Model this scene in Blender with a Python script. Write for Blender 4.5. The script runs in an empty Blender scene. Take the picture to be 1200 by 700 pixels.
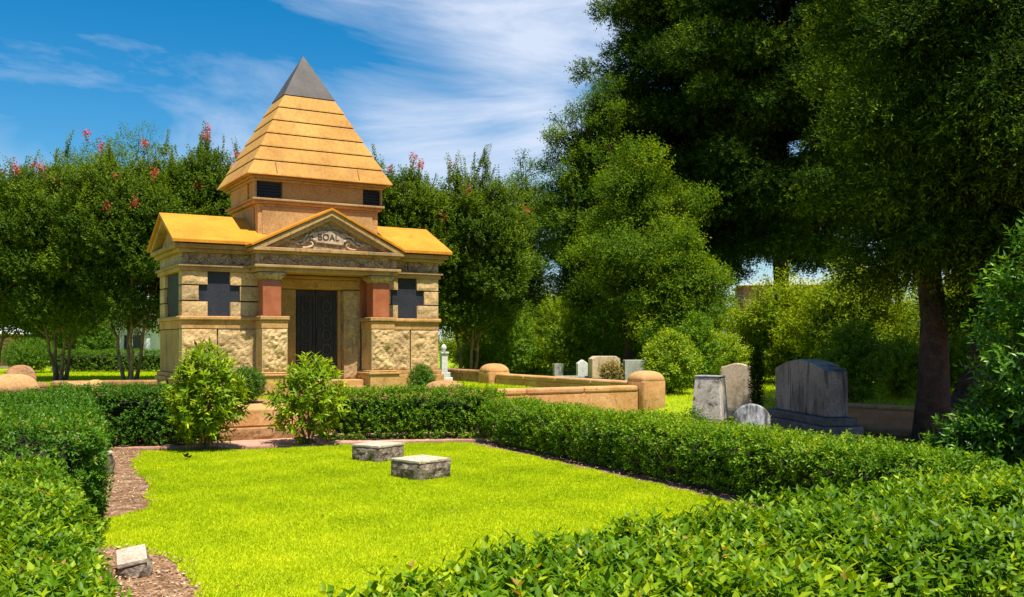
import bpy, bmesh, math, random
import numpy as np
from mathutils import Vector, noise as mnoise
R = math.radians
PI = math.pi
rng = np.random.default_rng(7)
random.seed(7)
S = bpy.context.scene
col = S.collection
F = 1137.0
EYE = 1.6

# ------------------------------------------------------------------ tagging
def tag(o, label=None, cat=None, group=None, kind=None):
    if label: o['label'] = label
    if cat: o['category'] = cat
    if group: o['group'] = group
    if kind: o['kind'] = kind
    return o

def empty(name, loc, rz=0.0):
    o = bpy.data.objects.new(name, None)
    col.objects.link(o)
    o.location = loc
    o.rotation_euler = (0, 0, rz)
    return o

def link(name, me, mat=None, parent=None):
    o = bpy.data.objects.new(name, me)
    col.objects.link(o)
    if mat is not None:
        for m in (mat if isinstance(mat, (list, tuple)) else [mat]):
            me.materials.append(m)
    if parent is not None: o.parent = parent
    return o

def copy_tree(o, parent=None):
    c = o.copy(); col.objects.link(c)
    if parent is not None: c.parent = parent
    for ch in list(o.children): copy_tree(ch, c)
    return c

def at(px, d, z=None, py=None):
    return np.array([(px - 600) / F * d, d, z if z is not None else EYE - (py - 400) / F * d])

# ------------------------------------------------------------------ materials
def newmat(name):
    m = bpy.data.materials.new(name); m.use_nodes = True
    nt = m.node_tree; nt.nodes.clear()
    out = nt.nodes.new('ShaderNodeOutputMaterial')
    return m, nt, out

def N(nt, t, **kw):
    n = nt.nodes.new(t)
    for k, v in kw.items():
        if k in n.inputs: n.inputs[k].default_value = v
        else: setattr(n, k, v)
    return n

def ramp(nt, fac, stops):
    r = nt.nodes.new('ShaderNodeValToRGB')
    e = r.color_ramp.elements
    while len(e) < len(stops): e.new(0.5)
    for i, (p, c) in enumerate(stops):
        e[i].position = p
        e[i].color = (c[0], c[1], c[2], 1)
    nt.links.new(fac, r.inputs[0])
    return r

def stone(name, cols, scale=2.0, rough=0.85, bump=0.3, fine=30.0, stain=None, stain_amt=0.5, streak=False, spec=0.3, fines=0.25):
    """mottled stone: large patches between cols, fine grain, optional dark stains"""
    m, nt, out = newmat(name)
    tc = N(nt, 'ShaderNodeTexCoord')
    n1 = N(nt, 'ShaderNodeTexNoise', Scale=scale, Detail=6.0, Roughness=0.6)
    nt.links.new(tc.outputs['Object'], n1.inputs['Vector'])
    n = len(cols)
    r = ramp(nt, n1.outputs['Fac'], [(0.3 + 0.4 * i / max(1, n - 1), c) for i, c in enumerate(cols)])
    n2 = N(nt, 'ShaderNodeTexNoise', Scale=fine, Detail=4.0, Roughness=0.7)
    nt.links.new(tc.outputs['Object'], n2.inputs['Vector'])
    mx = N(nt, 'ShaderNodeMix', data_type='RGBA', blend_type='MULTIPLY')
    mx.inputs[0].default_value = 1.0
    r2 = ramp(nt, n2.outputs['Fac'], [(0.3, (1 - fines * 1.6,) * 3), (0.7, (1 + fines * .6,) * 3)])
    nt.links.new(r.outputs[0], mx.inputs[6]); nt.links.new(r2.outputs[0], mx.inputs[7])
    geo = N(nt, 'ShaderNodeNewGeometry')
    ri = ramp(nt, geo.outputs['Random Per Island'], [(0, (.78, .80, .84)), (.5, (1, 1, 1)), (1, (1.14, 1.09, 1.02))])
    mi = N(nt, 'ShaderNodeMix', data_type='RGBA', blend_type='MULTIPLY'); mi.inputs[0].default_value = .9
    nt.links.new(mx.outputs[2], mi.inputs[6]); nt.links.new(ri.outputs[0], mi.inputs[7])
    colr = mi.outputs[2]
    if stain is not None:
        mp = N(nt, 'ShaderNodeMapping')
        if streak: mp.inputs['Scale'].default_value = (1.0, 1.0, 0.22)
        nt.links.new(tc.outputs['Object'], mp.inputs['Vector'])
        n3 = N(nt, 'ShaderNodeTexNoise', Scale=scale * 2.3 + 1.2, Detail=8.0, Roughness=0.65, Distortion=0.4)
        nt.links.new(mp.outputs[0], n3.inputs['Vector'])
        r3 = ramp(nt, n3.outputs['Fac'], [(0.62 - 0.22 * stain_amt, (0, 0, 0)), (0.74 - 0.2 * stain_amt, (1, 1, 1))])
        mx2 = N(nt, 'ShaderNodeMix', data_type='RGBA')
        nt.links.new(r3.outputs[0], mx2.inputs[0]); nt.links.new(colr, mx2.inputs[6])
        mx2.inputs[7].default_value = (*stain, 1)
        colr = mx2.outputs[2]
    b = N(nt, 'ShaderNodeBsdfPrincipled', Roughness=rough)
    b.inputs['Specular IOR Level'].default_value = spec
    nt.links.new(colr, b.inputs['Base Color'])
    bp = N(nt, 'ShaderNodeBump', Strength=bump, Distance=0.02)
    ad = N(nt, 'ShaderNodeMath', operation='ADD')
    nt.links.new(n1.outputs['Fac'], ad.inputs[0]); nt.links.new(n2.outputs['Fac'], ad.inputs[1])
    nt.links.new(ad.outputs[0], bp.inputs['Height'])
    nt.links.new(bp.outputs[0], b.inputs['Normal'])
    nt.links.new(b.outputs[0], out.inputs[0])
    return m

def leafmat(name, dark, mid, light, trans=0.35, rough=0.42, tcol=None, spec=0.4):
    m, nt, out = newmat(name)
    a = N(nt, 'ShaderNodeAttribute', attribute_name='rnd')
    r = ramp(nt, a.outputs['Fac'], [(0.0, dark), (0.55, mid), (.985, light)] + ([(1.0, (.34, .22, .04))] if name.startswith('hedge_leaf') else []))
    b = N(nt, 'ShaderNodeBsdfPrincipled', Roughness=rough)
    b.inputs['Specular IOR Level'].default_value = spec
    nt.links.new(r.outputs[0], b.inputs['Base Color'])
    t = N(nt, 'ShaderNodeBsdfTranslucent')
    mt = N(nt, 'ShaderNodeMix', data_type='RGBA', blend_type='MULTIPLY')
    mt.inputs[0].default_value = 1.0
    nt.links.new(r.outputs[0], mt.inputs[6])
    tc = tcol or (1.5, 1.25, 0.5)
    mt.inputs[7].default_value = (*tc, 1)
    nt.links.new(mt.outputs[2], t.inputs[0])
    ms = N(nt, 'ShaderNodeMixShader'); ms.inputs[0].default_value = trans
    nt.links.new(b.outputs[0], ms.inputs[1]); nt.links.new(t.outputs[0], ms.inputs[2])
    nt.links.new(ms.outputs[0], out.inputs[0])
    return m

M = {}
M['ashlar'] = stone('sandstone_smooth', [(.33, .19, .075), (.43, .27, .11), (.52, .35, .16)], 1.6, .85, .25, 26, (.22, .14, .07), .3, True)
M['ashlar_warm'] = stone('sandstone_warm', [(.39, .205, .07), (.50, .28, .10), (.56, .345, .14)], 1.4, .85, .25, 26, (.22, .12, .05), .25)
M['rockface'] = stone('sandstone_rock_face', [(.38, .24, .115), (.56, .375, .18), (.66, .475, .25)], 2.2, .92, .5, 22, (.22, .15, .09), .22, fines=.26)
M['roofstone'] = stone('roof_slab_stone', [(.43, .17, .008), (.50, .21, .012), (.56, .25, .018)], 1.3, .75, .12, 20, (.36, .15, .012), .25, True, fines=.14)
M['pyrstone'] = stone('pyramid_stone', [(.42, .20, .042), (.51, .26, .055), (.57, .31, .075)], 1.2, .8, .15, 16, (.34, .17, .05), .25, True, fines=.18)
M['cap'] = stone('pyramid_cap_slate', [(.045, .04, .042), (.07, .062, .06), (.10, .09, .085)], 2.0, .6, .15, 20, fines=.15)
M['redgranite'] = stone('red_granite', [(.26, .07, .028), (.36, .11, .045), (.42, .15, .065)], 3.0, .45, .08, 60, fines=.15, spec=.5)
M['carved'] = stone('carved_stone', [(.28, .19, .11), (.45, .32, .19), (.56, .42, .27)], 5, .9, .7, 22, (.10, .06, .04), .35, fines=.4)
M['dark_panel'] = stone('dark_slate_panel', [(.018, .02, .03), (.03, .033, .045), (.04, .042, .055)], 2.5, .5, .2, 30)
M['bronze'] = stone('dark_bronze', [(.022, .018, .022), (.04, .03, .035), (.05, .045, .04)], 4, .5, .2, 30)
M['letters'] = stone('dark_lettering', [(.05, .035, .025), (.07, .05, .03)], 4, .9, .1, 30)  # plain dark brown for the name letters
M['joint'] = stone('mortar_joint', [(.05, .03, .02), (.09, .06, .035)], 6, .95, .2, 30)
M['curb'] = stone('orange_sandstone_coping', [(.42, .21, .075), (.53, .29, .115), (.60, .36, .17)], 2.2, .9, .3, 24, (.26, .13, .06), .2, fines=.2)
M['curb_dark'] = stone('brown_sandstone_coping', [(.26, .12, .05), (.36, .19, .08), (.42, .24, .11)], 3.2, .9, .35, 24, (.12, .08, .05), .45, fines=.25)
M['tomb_dark'] = stone('weathered_granite', [(.18, .15, .115), (.33, .27, .21), (.44, .37, .29)], 1.8, .85, .3, 30, (.06, .05, .045), .6, True)
M['tomb_base'] = stone('weathered_granite_base', [(.08, .075, .07), (.13, .12, .11), (.18, .165, .15)], 3.0, .9, .3, 30, (.05, .045, .04), .4)
M['tomb_tan'] = stone('pale_tan_stone', [(.40, .29, .19), (.52, .40, .28), (.58, .46, .34)], 2.5, .85, .2, 25, (.22, .15, .09), .3, True)
M['tomb_marble'] = stone('stained_marble', [(.46, .40, .32), (.58, .52, .43), (.66, .60, .50)], 2.0, .7, .15, 25, (.05, .038, .03), .45)
M['marble_streak'] = stone('streaked_marble', [(.36, .37, .38), (.52, .53, .54), (.62, .63, .64)], 4.0, .7, .15, 25, (.10, .10, .10), 1.0, True)
M['marble_white'] = stone('white_marble', [(.52, .53, .52), (.62, .62, .6), (.68, .68, .66)], 4.0, .7, .15, 25, (.2, .2, .2), .2, True)
M['tomb_grey'] = stone('grey_granite', [(.26, .26, .25), (.34, .34, .32), (.4, .4, .38)], 3, .8, .15, 35, (.15, .15, .14), .4, True)
M['block_top'] = stone('marker_block_sunlit_top', [(.42, .34, .25), (.54, .45, .35), (.60, .52, .42)], 5, .9, .5, 40, (.28, .2, .13), .35)  # block tops lightened: high sun put into the stone colour
M['block_side'] = stone('marker_block_shaded_side', [(.12, .09, .07), (.26, .20, .15), (.42, .34, .26)], 9, .95, 1.0, 25, (.07, .05, .04), .5, fines=.5)  # rough block sides darkened: their shade is put into the stone colour
M['walk'] = stone('pink_brick_walk', [(.40, .20, .14), (.52, .29, .20), (.60, .38, .28)], 3, .9, .3, 30, (.3, .18, .12), .3)
M['brick'] = None
M['bark'] = stone('cedar_bark', [(.035, .02, .013), (.075, .040, .024), (.12, .065, .04)], 5, .95, 1.0, 30, (.03, .02, .015), .4, True, fines=.4)
M['bark_pale'] = stone('smooth_pale_bark', [(.13, .08, .045), (.22, .145, .085), (.32, .22, .14)], 6, .8, .4, 20, (.08, .05, .03), .4, True)
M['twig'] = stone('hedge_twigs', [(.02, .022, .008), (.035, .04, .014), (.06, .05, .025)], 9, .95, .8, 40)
M['white_paint'] = stone('white_painted_boards', [(.66, .67, .68), (.75, .76, .77)], 2, .6, .1, 30, fines=.05)
M['grey_roof'] = stone('pale_grey_roofing', [(.40, .42, .43), (.52, .54, .55)], 3, .8, .2, 30, fines=.1)
M['house_glass'] = stone('dark_window_glass', [(.03, .04, .05), (.05, .06, .08)], 2, .15, .02, 10)
M['dry'] = stone('dead_leaf', [(.03, .02, .012), (.07, .045, .02)], 9, .9, .3, 60)

def mk_brick(name, c1, c2, mortar, sc=6.0):
    m, nt, out = newmat(name)
    tc = N(nt, 'ShaderNodeTexCoord')
    mp = N(nt, 'ShaderNodeMapping'); mp.inputs['Rotation'].default_value = (R(90), 0, 0)
    nt.links.new(tc.outputs['Object'], mp.inputs[0])
    br = N(nt, 'ShaderNodeTexBrick', Scale=sc)
    br.inputs['Color1'].default_value = (*c1, 1); br.inputs['Color2'].default_value = (*c2, 1); br.inputs['Mortar'].default_value = (*mortar, 1)
    br.inputs['Mortar Size'].default_value = .03
    nt.links.new(mp.outputs[0], br.inputs[0])
    b = N(nt, 'ShaderNodeBsdfPrincipled', Roughness=.9)
    nt.links.new(br.outputs[0], b.inputs['Base Color'])
    bp = N(nt, 'ShaderNodeBump', Strength=.5, Distance=.02)
    nt.links.new(br.outputs['Fac'], bp.inputs['Height']); bp.invert = True
    nt.links.new(bp.outputs[0], b.inputs['Normal'])
    nt.links.new(b.outputs[0], out.inputs[0])
    return m
M['brick'] = mk_brick('orange_brick', (.62, .27, .09), (.50, .18, .06), (.36, .26, .17), 3.0)
M['far_brick'] = mk_brick('far_red_brick', (.42, .12, .07), (.36, .10, .06), (.4, .3, .25), 3)

def ground_mat():
    m, nt, out = newmat('ground_grass_and_leaf_litter')
    tc = N(nt, 'ShaderNodeTexCoord')
    n1 = N(nt, 'ShaderNodeTexNoise', Scale=.35, Detail=6.0, Roughness=.6)
    n2 = N(nt, 'ShaderNodeTexNoise', Scale=22.0, Detail=5.0, Roughness=.7)
    n3 = N(nt, 'ShaderNodeTexNoise', Scale=3.0, Detail=5.0, Roughness=.6)
    for n in (n1, n2, n3): nt.links.new(tc.outputs['Object'], n.inputs['Vector'])
    g = ramp(nt, n2.outputs['Fac'], [(.3, (.14, .22, .006)), (.7, (.34, .42, .01))])
    d = ramp(nt, n2.outputs['Fac'], [(.3, (.09, .05, .025)), (.7, (.28, .17, .09))])
    at_ = N(nt, 'ShaderNodeAttribute', attribute_name='bare')
    ad = N(nt, 'ShaderNodeMath', operation='ADD'); nt.links.new(at_.outputs['Fac'], ad.inputs[0])
    ml = N(nt, 'ShaderNodeMath', operation='MULTIPLY_ADD'); ml.inputs[1].default_value = .8; ml.inputs[2].default_value = -.4
    nt.links.new(n3.outputs['Fac'], ml.inputs[0]); nt.links.new(ml.outputs[0], ad.inputs[1])
    st = ramp(nt, ad.outputs[0], [(.42, (0, 0, 0)), (.58, (1, 1, 1))])
    mx = N(nt, 'ShaderNodeMix', data_type='RGBA')
    nt.links.new(st.outputs[0], mx.inputs[0]); nt.links.new(g.outputs[0], mx.inputs[6]); nt.links.new(d.outputs[0], mx.inputs[7])
    b = N(nt, 'ShaderNodeBsdfPrincipled', Roughness=.95)
    b.inputs['Specular IOR Level'].default_value = .1
    nt.links.new(mx.outputs[2], b.inputs['Base Color'])
    bp = N(nt, 'ShaderNodeBump', Strength=.6, Distance=.03)
    nt.links.new(n2.outputs['Fac'], bp.inputs['Height']); nt.links.new(bp.outputs[0], b.inputs['Normal'])
    nt.links.new(b.outputs[0], out.inputs[0])
    return m
M['ground'] = ground_mat()
M['mulch'] = stone('mulch_and_soil', [(.20, .10, .05), (.38, .22, .12), (.55, .37, .23)], 4.0, .95, 1.0, 45, (.09, .045, .025), .45, fines=.6)
M['lawn_under'] = stone('lawn_thatch', [(.22, .29, .006), (.33, .40, .006), (.42, .45, .015)], 2.5, .95, .4, 60, spec=.1)

GREEN_NEAR = leafmat('hedge_leaf_near', (.03, .09, .003), (.12, .25, .004), (.40, .50, .012), .38, .45, spec=.22)
GREEN_MID = leafmat('hedge_leaf_mid', (.03, .095, .003), (.11, .24, .004), (.33, .43, .008), .36, .45, spec=.2)
GREEN_DEEP = leafmat('hedge_leaf_deep', (.025, .085, .005), (.06, .165, .006), (.15, .27, .01), .32, .42, spec=.22)
SHRUB_LIME = leafmat('shrub_leaf_lime', (.06, .13, .004), (.20, .33, .006), (.48, .54, .02), .4, .45, spec=.2)
MYRTLE = leafmat('crape_myrtle_leaf', (.03, .07, .004), (.085, .155, .005), (.20, .28, .008), .36, .5, spec=.15)
CEDAR = leafmat('cedar_needle_spray', (.008, .026, .002), (.034, .078, .003), (.20, .29, .006), .34, .7, spec=.08)
OAK = leafmat('broadleaf_tree_leaf', (.03, .075, .004), (.09, .175, .005), (.23, .32, .008), .4, .6, spec=.12)
LIME_TREE = leafmat('light_tree_leaf', (.07, .13, .004), (.22, .32, .005), (.46, .52, .012), .45, .6, spec=.12)
MIDLIME = leafmat('mid_lime_tree_leaf', (.04, .10, .004), (.12, .22, .005), (.34, .42, .01), .42, .6, spec=.12)  # leaf green between the broadleaf and light tree colours
CYPRESS = leafmat('conifer_leaf', (.03, .09, .006), (.08, .18, .008), (.18, .30, .015), .32, .6, spec=.12)
MAGNOLIA = leafmat('glossy_shrub_leaf', (.025, .085, .006), (.075, .20, .008), (.22, .38, .014), .33, .34, spec=.35)
GRASS = leafmat('grass_blade', (.26, .37, .004), (.44, .58, .004), (.64, .70, .02), .45, .6, spec=.15)
TANLEAF = leafmat('tan_shrub_leaf', (.12, .10, .02), (.26, .20, .05), (.40, .30, .09), .3, .6)
BLOOM = leafmat('crape_blossom', (.5, .03, .05), (.68, .10, .09), (.8, .24, .18), .4, .6, (1.1, .8, .7), .1)
PINKBLOOM = leafmat('pink_crape_blossom', (.45, .03, .12), (.62, .07, .22), (.7, .16, .35), .4, .6, (1.1, .8, .9), .1)

# ------------------------------------------------------------------ numpy meshes
def np_mesh(name, verts, faces, mat, parent=None, rnd=None, smooth=False):
    me = bpy.data.meshes.new(name)
    nv, nf = len(verts), len(faces); k = faces.shape[1]
    me.vertices.add(nv); me.vertices.foreach_set('co', np.asarray(verts, np.float32).ravel())
    me.loops.add(nf * k); me.loops.foreach_set('vertex_index', np.asarray(faces, np.int32).ravel())
    me.polygons.add(nf)
    me.polygons.foreach_set('loop_start', np.arange(0, nf * k, k, dtype=np.int32))
    me.polygons.foreach_set('loop_total', np.full(nf, k, np.int32))
    if smooth: me.polygons.foreach_set('use_smooth', np.ones(nf, bool))
    if rnd is not None:
        a = me.attributes.new('rnd', 'FLOAT', 'POINT'); a.data.foreach_set('value', np.asarray(rnd, np.float32))
    me.update(calc_edges=True)
    return link(name, me, mat, parent)

def nrm(a): return a / (np.linalg.norm(a, axis=-1, keepdims=True) + 1e-9)
def rvec(n): return nrm(rng.normal(size=(n, 3)))
UP = np.array([0, 0, 1.0])

def leaf_geo(P, D, Nn, L, W, fold=.25, droop=.12, lod=0, val=None):
    """P base points, D axis, Nn approximate leaf normal; returns verts, tri faces, rnd"""
    n = len(P)
    D = nrm(D); X = nrm(np.cross(D, Nn)); Nn = np.cross(X, D)
    L = np.broadcast_to(np.asarray(L), (n,))[:, None] * rng.uniform(.75, 1.2, (n, 1)); W = np.broadcast_to(np.asarray(W), (n,))[:, None] * rng.uniform(.8, 1.15, (n, 1))
    if val is None: val = rng.uniform(0, 1, n)
    tip = P + D * L - Nn * L * droop
    if lod == 0:
        a = P + D * L * .4; mid = P + D * L * .5 - Nn * W * fold * .6
        l = a - X * W * .5 + Nn * W * fold * .5; r = a + X * W * .5 + Nn * W * fold * .5
        V = np.stack([P, r, mid, l, tip], 1).reshape(-1, 3)
        f = np.array([[0, 1, 2], [0, 2, 3], [2, 1, 4], [3, 2, 4]]); k = 5
    else:
        l = P + D * L * .45 - X * W * .5 + Nn * W * fold * .3; r = P + D * L * .45 + X * W * .5 + Nn * W * fold * .3
        V = np.stack([P, r, tip, l], 1).reshape(-1, 3)
        f = np.array([[0, 1, 2], [0, 2, 3]]); k = 4
    Fc = (np.arange(n)[:, None, None] * k + f[None]).reshape(-1, 3)
    return V, Fc, np.repeat(val, k)

def shoots_geo(B, D, length, nodes, L, W, spread=1.0, lod=0, val=None, fold=.25, droop=.12):
    """opposite leaf pairs along shoots from B in direction D"""
    n = len(B); D = nrm(D)
    s0 = nrm(np.cross(D, rvec(n))); s1 = np.cross(D, s0)
    Ps, Ds, Ns, Vs, Ls = [], [], [], [], []
    length = np.broadcast_to(np.asarray(length), (n,))
    if val is None: val = rng.uniform(0, 1, n)
    for j in range(nodes):
        t = (j + .3) / nodes
        side = s0 if j % 2 == 0 else s1
        for sg in (-1, 1):
            p = B + D * (length * t)[:, None]
            ax = nrm(D * (.55 + .6 * t) / spread + side * sg + rvec(n) * .3)
            nn = nrm(D * .9 - side * sg * .4 + UP * .5 + rvec(n) * .25)
            Ps.append(p); Ds.append(ax); Ns.append(nn)
            Vs.append(np.clip(val * .7 + .3 * t + rng.normal(0, .12, n), 0, 1)); Ls.append(np.full(n, L * (1 - .25 * t)))
    Ls = np.concatenate(Ls)
    return leaf_geo(np.concatenate(Ps), np.concatenate(Ds), np.concatenate(Ns), Ls, Ls * (W / L), fold, droop, lod, np.concatenate(Vs))

def merge(parts):
    V, Fc, Rr, o = [], [], [], 0
    for v, f, r in parts:
        V.append(v); Fc.append(f + o); Rr.append(r); o += len(v)
    return np.concatenate(V), np.concatenate(Fc), np.concatenate(Rr)

def tube_geo(pts, rad, n=8, rough=0.0):
    pts = np.asarray(pts, float); m = len(pts)
    rad = np.broadcast_to(np.asarray(rad, float), (m,))
    T = nrm(np.gradient(pts, axis=0))
    ref = np.array([1.0, 0.13, 0.07]) if abs(T[0][2]) > .5 else UP
    X = nrm(np.cross(T, ref)); Y = np.cross(T, X)
    a = np.arange(n) * 2 * PI / n
    rr = rad[:, None] * (1 + rough * rng.normal(size=(m, n)))
    V = pts[:, None] + rr[..., None] * (np.cos(a)[None, :, None] * X[:, None] + np.sin(a)[None, :, None] * Y[:, None])
    V = V.reshape(-1, 3)
    i = np.arange(m - 1)[:, None] * n; j = np.arange(n)[None]; k = (j + 1) % n
    f = np.stack([i + j, i + k, i + n + k, i + n + j], -1).reshape(-1, 4)
    return V, f, np.zeros(len(V))

def curve_pts(a, b, n=7, sag=0.0, wob=0.08):
    a = np.asarray(a, float); b = np.asarray(b, float)
    t = np.linspace(0, 1, n)[:, None]
    p = a + (b - a) * t
    L = np.linalg.norm(b - a)
    p[:, 2] += (np.sin(t[:, 0] * PI)) * sag * L
    p[1:-1] += rng.normal(0, wob * L / n, (n - 2, 3))
    return p

def snoise(P, sc, seed=0):
    """cheap smooth pseudo noise in [-1,1]"""
    r = np.random.default_rng(100 + seed); v = np.zeros(len(P))
    for i in range(7):
        k = r.normal(size=3) * sc * (1 + i * .45); v += np.sin(P @ k + r.uniform(0, 6.28)) / (1 + i * .35)
    return v / 3.0

# ------------------------------------------------------------------ terrain
UA = np.array([.866, .5]); VA = np.array([-.5, .866])
CP = np.array([2.82, 20.4])          # corner post of the walled lot
def sstep(a, b, x):
    t = np.clip((x - a) / (b - a), 0, 1); return t * t * (3 - 2 * t)
def ground_h(x, y):
    x = np.asarray(x, float); y = np.asarray(y, float)
    out = .42 * sstep(10.5, 27, y + .25 * x)
    s = (x - CP[0]) * VA[0] + (y - CP[1]) * VA[1]
    q = (x - CP[0]) * UA[0] + (y - CP[1]) * UA[1]
    inside = sstep(-.12, .12, s) * (1 - sstep(-.12, .12, q))
    front = 1 - sstep(-.4, .0, s)          # in front of the lot wall it is level with the lawn
    out = out * np.where(q < -1.5, sstep(-.1, .1, s) , np.where(q < 1.0, np.maximum(sstep(-.1,.1,s), (q + 1.5) / 2.5), 1))
    h = out * (1 - inside) + .45 * inside
    return h
def gh(x, y): return float(ground_h(x, y))

xs = np.concatenate([[-600, -300, -150, -80, -50, -35, -25], np.arange(-18, 18.01, .14), [25, 35, 50, 80, 150, 300, 600]])
ys = np.concatenate([[-60, -20, -5], np.arange(0, 36.01, .14), [45, 60, 90, 150, 300, 700]])
GX, GY = np.meshgrid(xs, ys)
GZ = ground_h(GX, GY) + np.where(GY > 16, .015 * snoise(np.stack([GX.ravel(), GY.ravel(), GX.ravel() * 0], 1), .8).reshape(GX.shape), 0)
gv = np.stack([GX.ravel(), GY.ravel(), GZ.ravel()], 1)
nx = len(xs); ii, jj = np.meshgrid(np.arange(len(ys) - 1), np.arange(nx - 1), indexing='ij')
gf = np.stack([ii * nx + jj, ii * nx + jj + 1, (ii + 1) * nx + jj + 1, (ii + 1) * nx + jj], -1).reshape(-1, 4)
g = np_mesh('ground', gv, gf, M['ground'], smooth=True)
tag(g, kind='structure')
bx = np.where((gv[:, 1] < 17) & (gv[:, 0] > -12), .62, .18)
bx = np.where((gv[:, 0] > 4.6) & (gv[:, 1] < 22), .62, bx)
a = g.data.attributes.new('bare', 'FLOAT', 'POINT'); a.data.foreach_set('value', bx.astype(np.float32))

def in_poly(P, poly):
    x, y = P[:, 0], P[:, 1]; c = np.zeros(len(P), bool); n = len(poly)
    for i in range(n):
        x1, y1 = poly[i]; x2, y2 = poly[(i + 1) % n]
        cond = ((y1 > y) != (y2 > y))
        xi = (x2 - x1) * (y - y1) / ((y2 - y1) + 1e-12) + x1
        c ^= cond & (x < xi)
    return c

def wobble_poly(poly, step=.12, amp=.035):
    out = []
    for i in range(len(poly)):
        a, b = np.array(poly[i]), np.array(poly[(i + 1) % len(poly)])
        n = max(1, int(np.linalg.norm(b - a) / step))
        for k in range(n):
            out.append(a + (b - a) * k / n + rng.normal(0, amp, 2))
    return out

def sheet(name, poly, z, mat, kind='structure', thick=.03):
    bm = bmesh.new()
    vs = [bm.verts.new((p[0], p[1], z)) for p in poly]
    f = bm.faces.new(vs)
    if f.normal.z < 0: f.normal_flip()
    r = bmesh.ops.extrude_face_region(bm, geom=[f])
    for v in vs: v.co.z = z - thick
    bmesh.ops.recalc_face_normals(bm, faces=bm.faces)
    me = bpy.data.meshes.new(name); bm.to_mesh(me); bm.free()
    o = link(name, me, mat); tag(o, kind=kind); return o

lawn_poly = [(-5.35, 14.0), (-5.0, 12.9), (-4.54, 11.74), (-4.05, 10.8), (-3.8, 10.1), (-3.46, 9.25), (-3.56, 8.85), (-3.7, 8.5), (-3.25, 7.55),
             (-2.74, 7.3), (-2.39, 7.0), (-2.15, 6.5), (-1.95, 6.0), (-1.75, 5.2), (-1.5, 4.2), (-.9, 3.4), (.3, 4.2), (1.6, 5.3), (3.2, 6.7), (3.1, 7.4),
             (2.35, 9.2), (1.72, 10.5), (1.0, 11.9), (.1, 13.7), (-.75, 15.15), (-2.25, 14.98), (-3.75, 14.2)]
lp = wobble_poly(lawn_poly)
sheet('lawn', lp, .012, M['lawn_under'])
walk = [(-9, 14.05), (-5.6, 14.35), (-3.7, 14.62), (-2.2, 15.1), (0.2, 15.5), (2.5, 17.6), (2.1, 19.4), (-4.0, 16.3), (-9, 13.9 + .2)]
walk = [(-5.9, 14.25), (-3.75, 14.42), (-2.25, 15.06), (.2, 15.6), (2.2, 18.8), (1.9, 19.35), (-4.0, 16.15), (-5.9, 15.2)]
sheet('walkway', walk, .035, M['walk'])
# mulch beds
bed1 = wobble_poly([(-5.9, 14.2), (-5.3, 14.1), (-4.95, 12.9), (-4.48, 11.74), (-3.95, 10.8), (-3.72, 10.1), (-3.4, 9.2), (-3.5, 8.8), (-4.4, 8.6), (-6.0, 12.0)], .12, .02)
bed2 = wobble_poly([(-3.2, 7.6), (-2.7, 7.36), (-2.33, 7.04), (-2.08, 6.5), (-1.88, 6.0), (-1.6, 4.6), (-2.2, 4.2), (-3.2, 6.0)], .12, .02)
bed3 = wobble_poly([(-.85, 15.3), (.05, 13.6), (.95, 11.85), (1.65, 10.45), (2.3, 9.15), (3.1, 7.3), (4.6, 7.6), (3.0, 11), (.6, 15.6)], .12, .02)
sheet('soil_bed', bed1, .006, M['mulch']); sheet('soil_bed', bed2, .006, M['mulch']); sheet('soil_bed', bed3, .006, M['mulch'])

def chips(name, poly, n, z, L=.035):
    poly = np.array(poly); lo, hi = poly.min(0), poly.max(0)
    P = rng.uniform(lo, hi, (n, 2)); P = P[in_poly(P, poly)]
    m = len(P); P3 = np.column_stack([P, np.full(m, z + .008) + rng.uniform(0, .012, m)])
    D = rvec(m); D[:, 2] *= .25
    Nn = nrm(UP + rng.normal(0, .35, (m, 3)))
    v, f, r = leaf_geo(P3, D, Nn, L, L * .4, .2, .05, 1)
    return np_mesh(name, v, f, leafmat(name + '_mat', (.14, .07, .035), (.38, .23, .13), (.60, .45, .29), .05, .9, spec=.1), rnd=r)
for bp_, n_ in ((bed1, 5000), (bed2, 4000), (bed3, 9000)):
    tag(chips('mulch_chips', bp_, n_, .006), 'loose brown mulch chips and dead leaves over the bare soil bed', 'mulch', kind='stuff')

def grass(name, poly, n, zf, h=.035, mat=GRASS, label=None):
    poly = np.array(poly); lo, hi = poly.min(0), poly.max(0)
    P = rng.uniform(lo, hi, (int(n), 2)); P = P[in_poly(P, poly)]
    m = len(P); z = zf(P[:, 0], P[:, 1]) if callable(zf) else np.full(m, zf)
    P3 = np.column_stack([P, z])
    d = nrm(UP + rng.normal(0, .55, (m, 3)) * np.array([1, 1, .2]))
    X = nrm(np.cross(d, rvec(m)))
    pat = snoise(P3, 1.1, 5) * .4 + snoise(P3, 2.6, 3) * .5 + snoise(P3, 9.0, 4) * .4
    hh = (h * rng.uniform(.5, 1.25, m) * (1 + .25 * pat))[:, None]; w = .0018 + .0003 * P[:, 1:2]
    V = np.stack([P3 - X * w, P3 + X * w, P3 + d * hh], 1).reshape(-1, 3)
    Fc = np.arange(m * 3).reshape(-1, 3)
    val = np.clip(.5 + pat * .4 + rng.normal(0, .2, m), 0, 1)
    o = np_mesh(name, V, Fc, mat, rnd=np.repeat(val, 3))
    tag(o, label, 'grass', kind='stuff'); return o
grass('lawn_grass', lp, 800000, .012, .027, label='short bright yellow-green mown grass of the hedged plot')
lot_poly = [(-6.5, 15.6), (2.6, 20.5), (-3.2, 31.0), (-12, 26)]
grass('lot_grass', lot_poly, 160000, ground_h, .05, label='mown grass inside the walled lot around the mausoleum')
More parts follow.
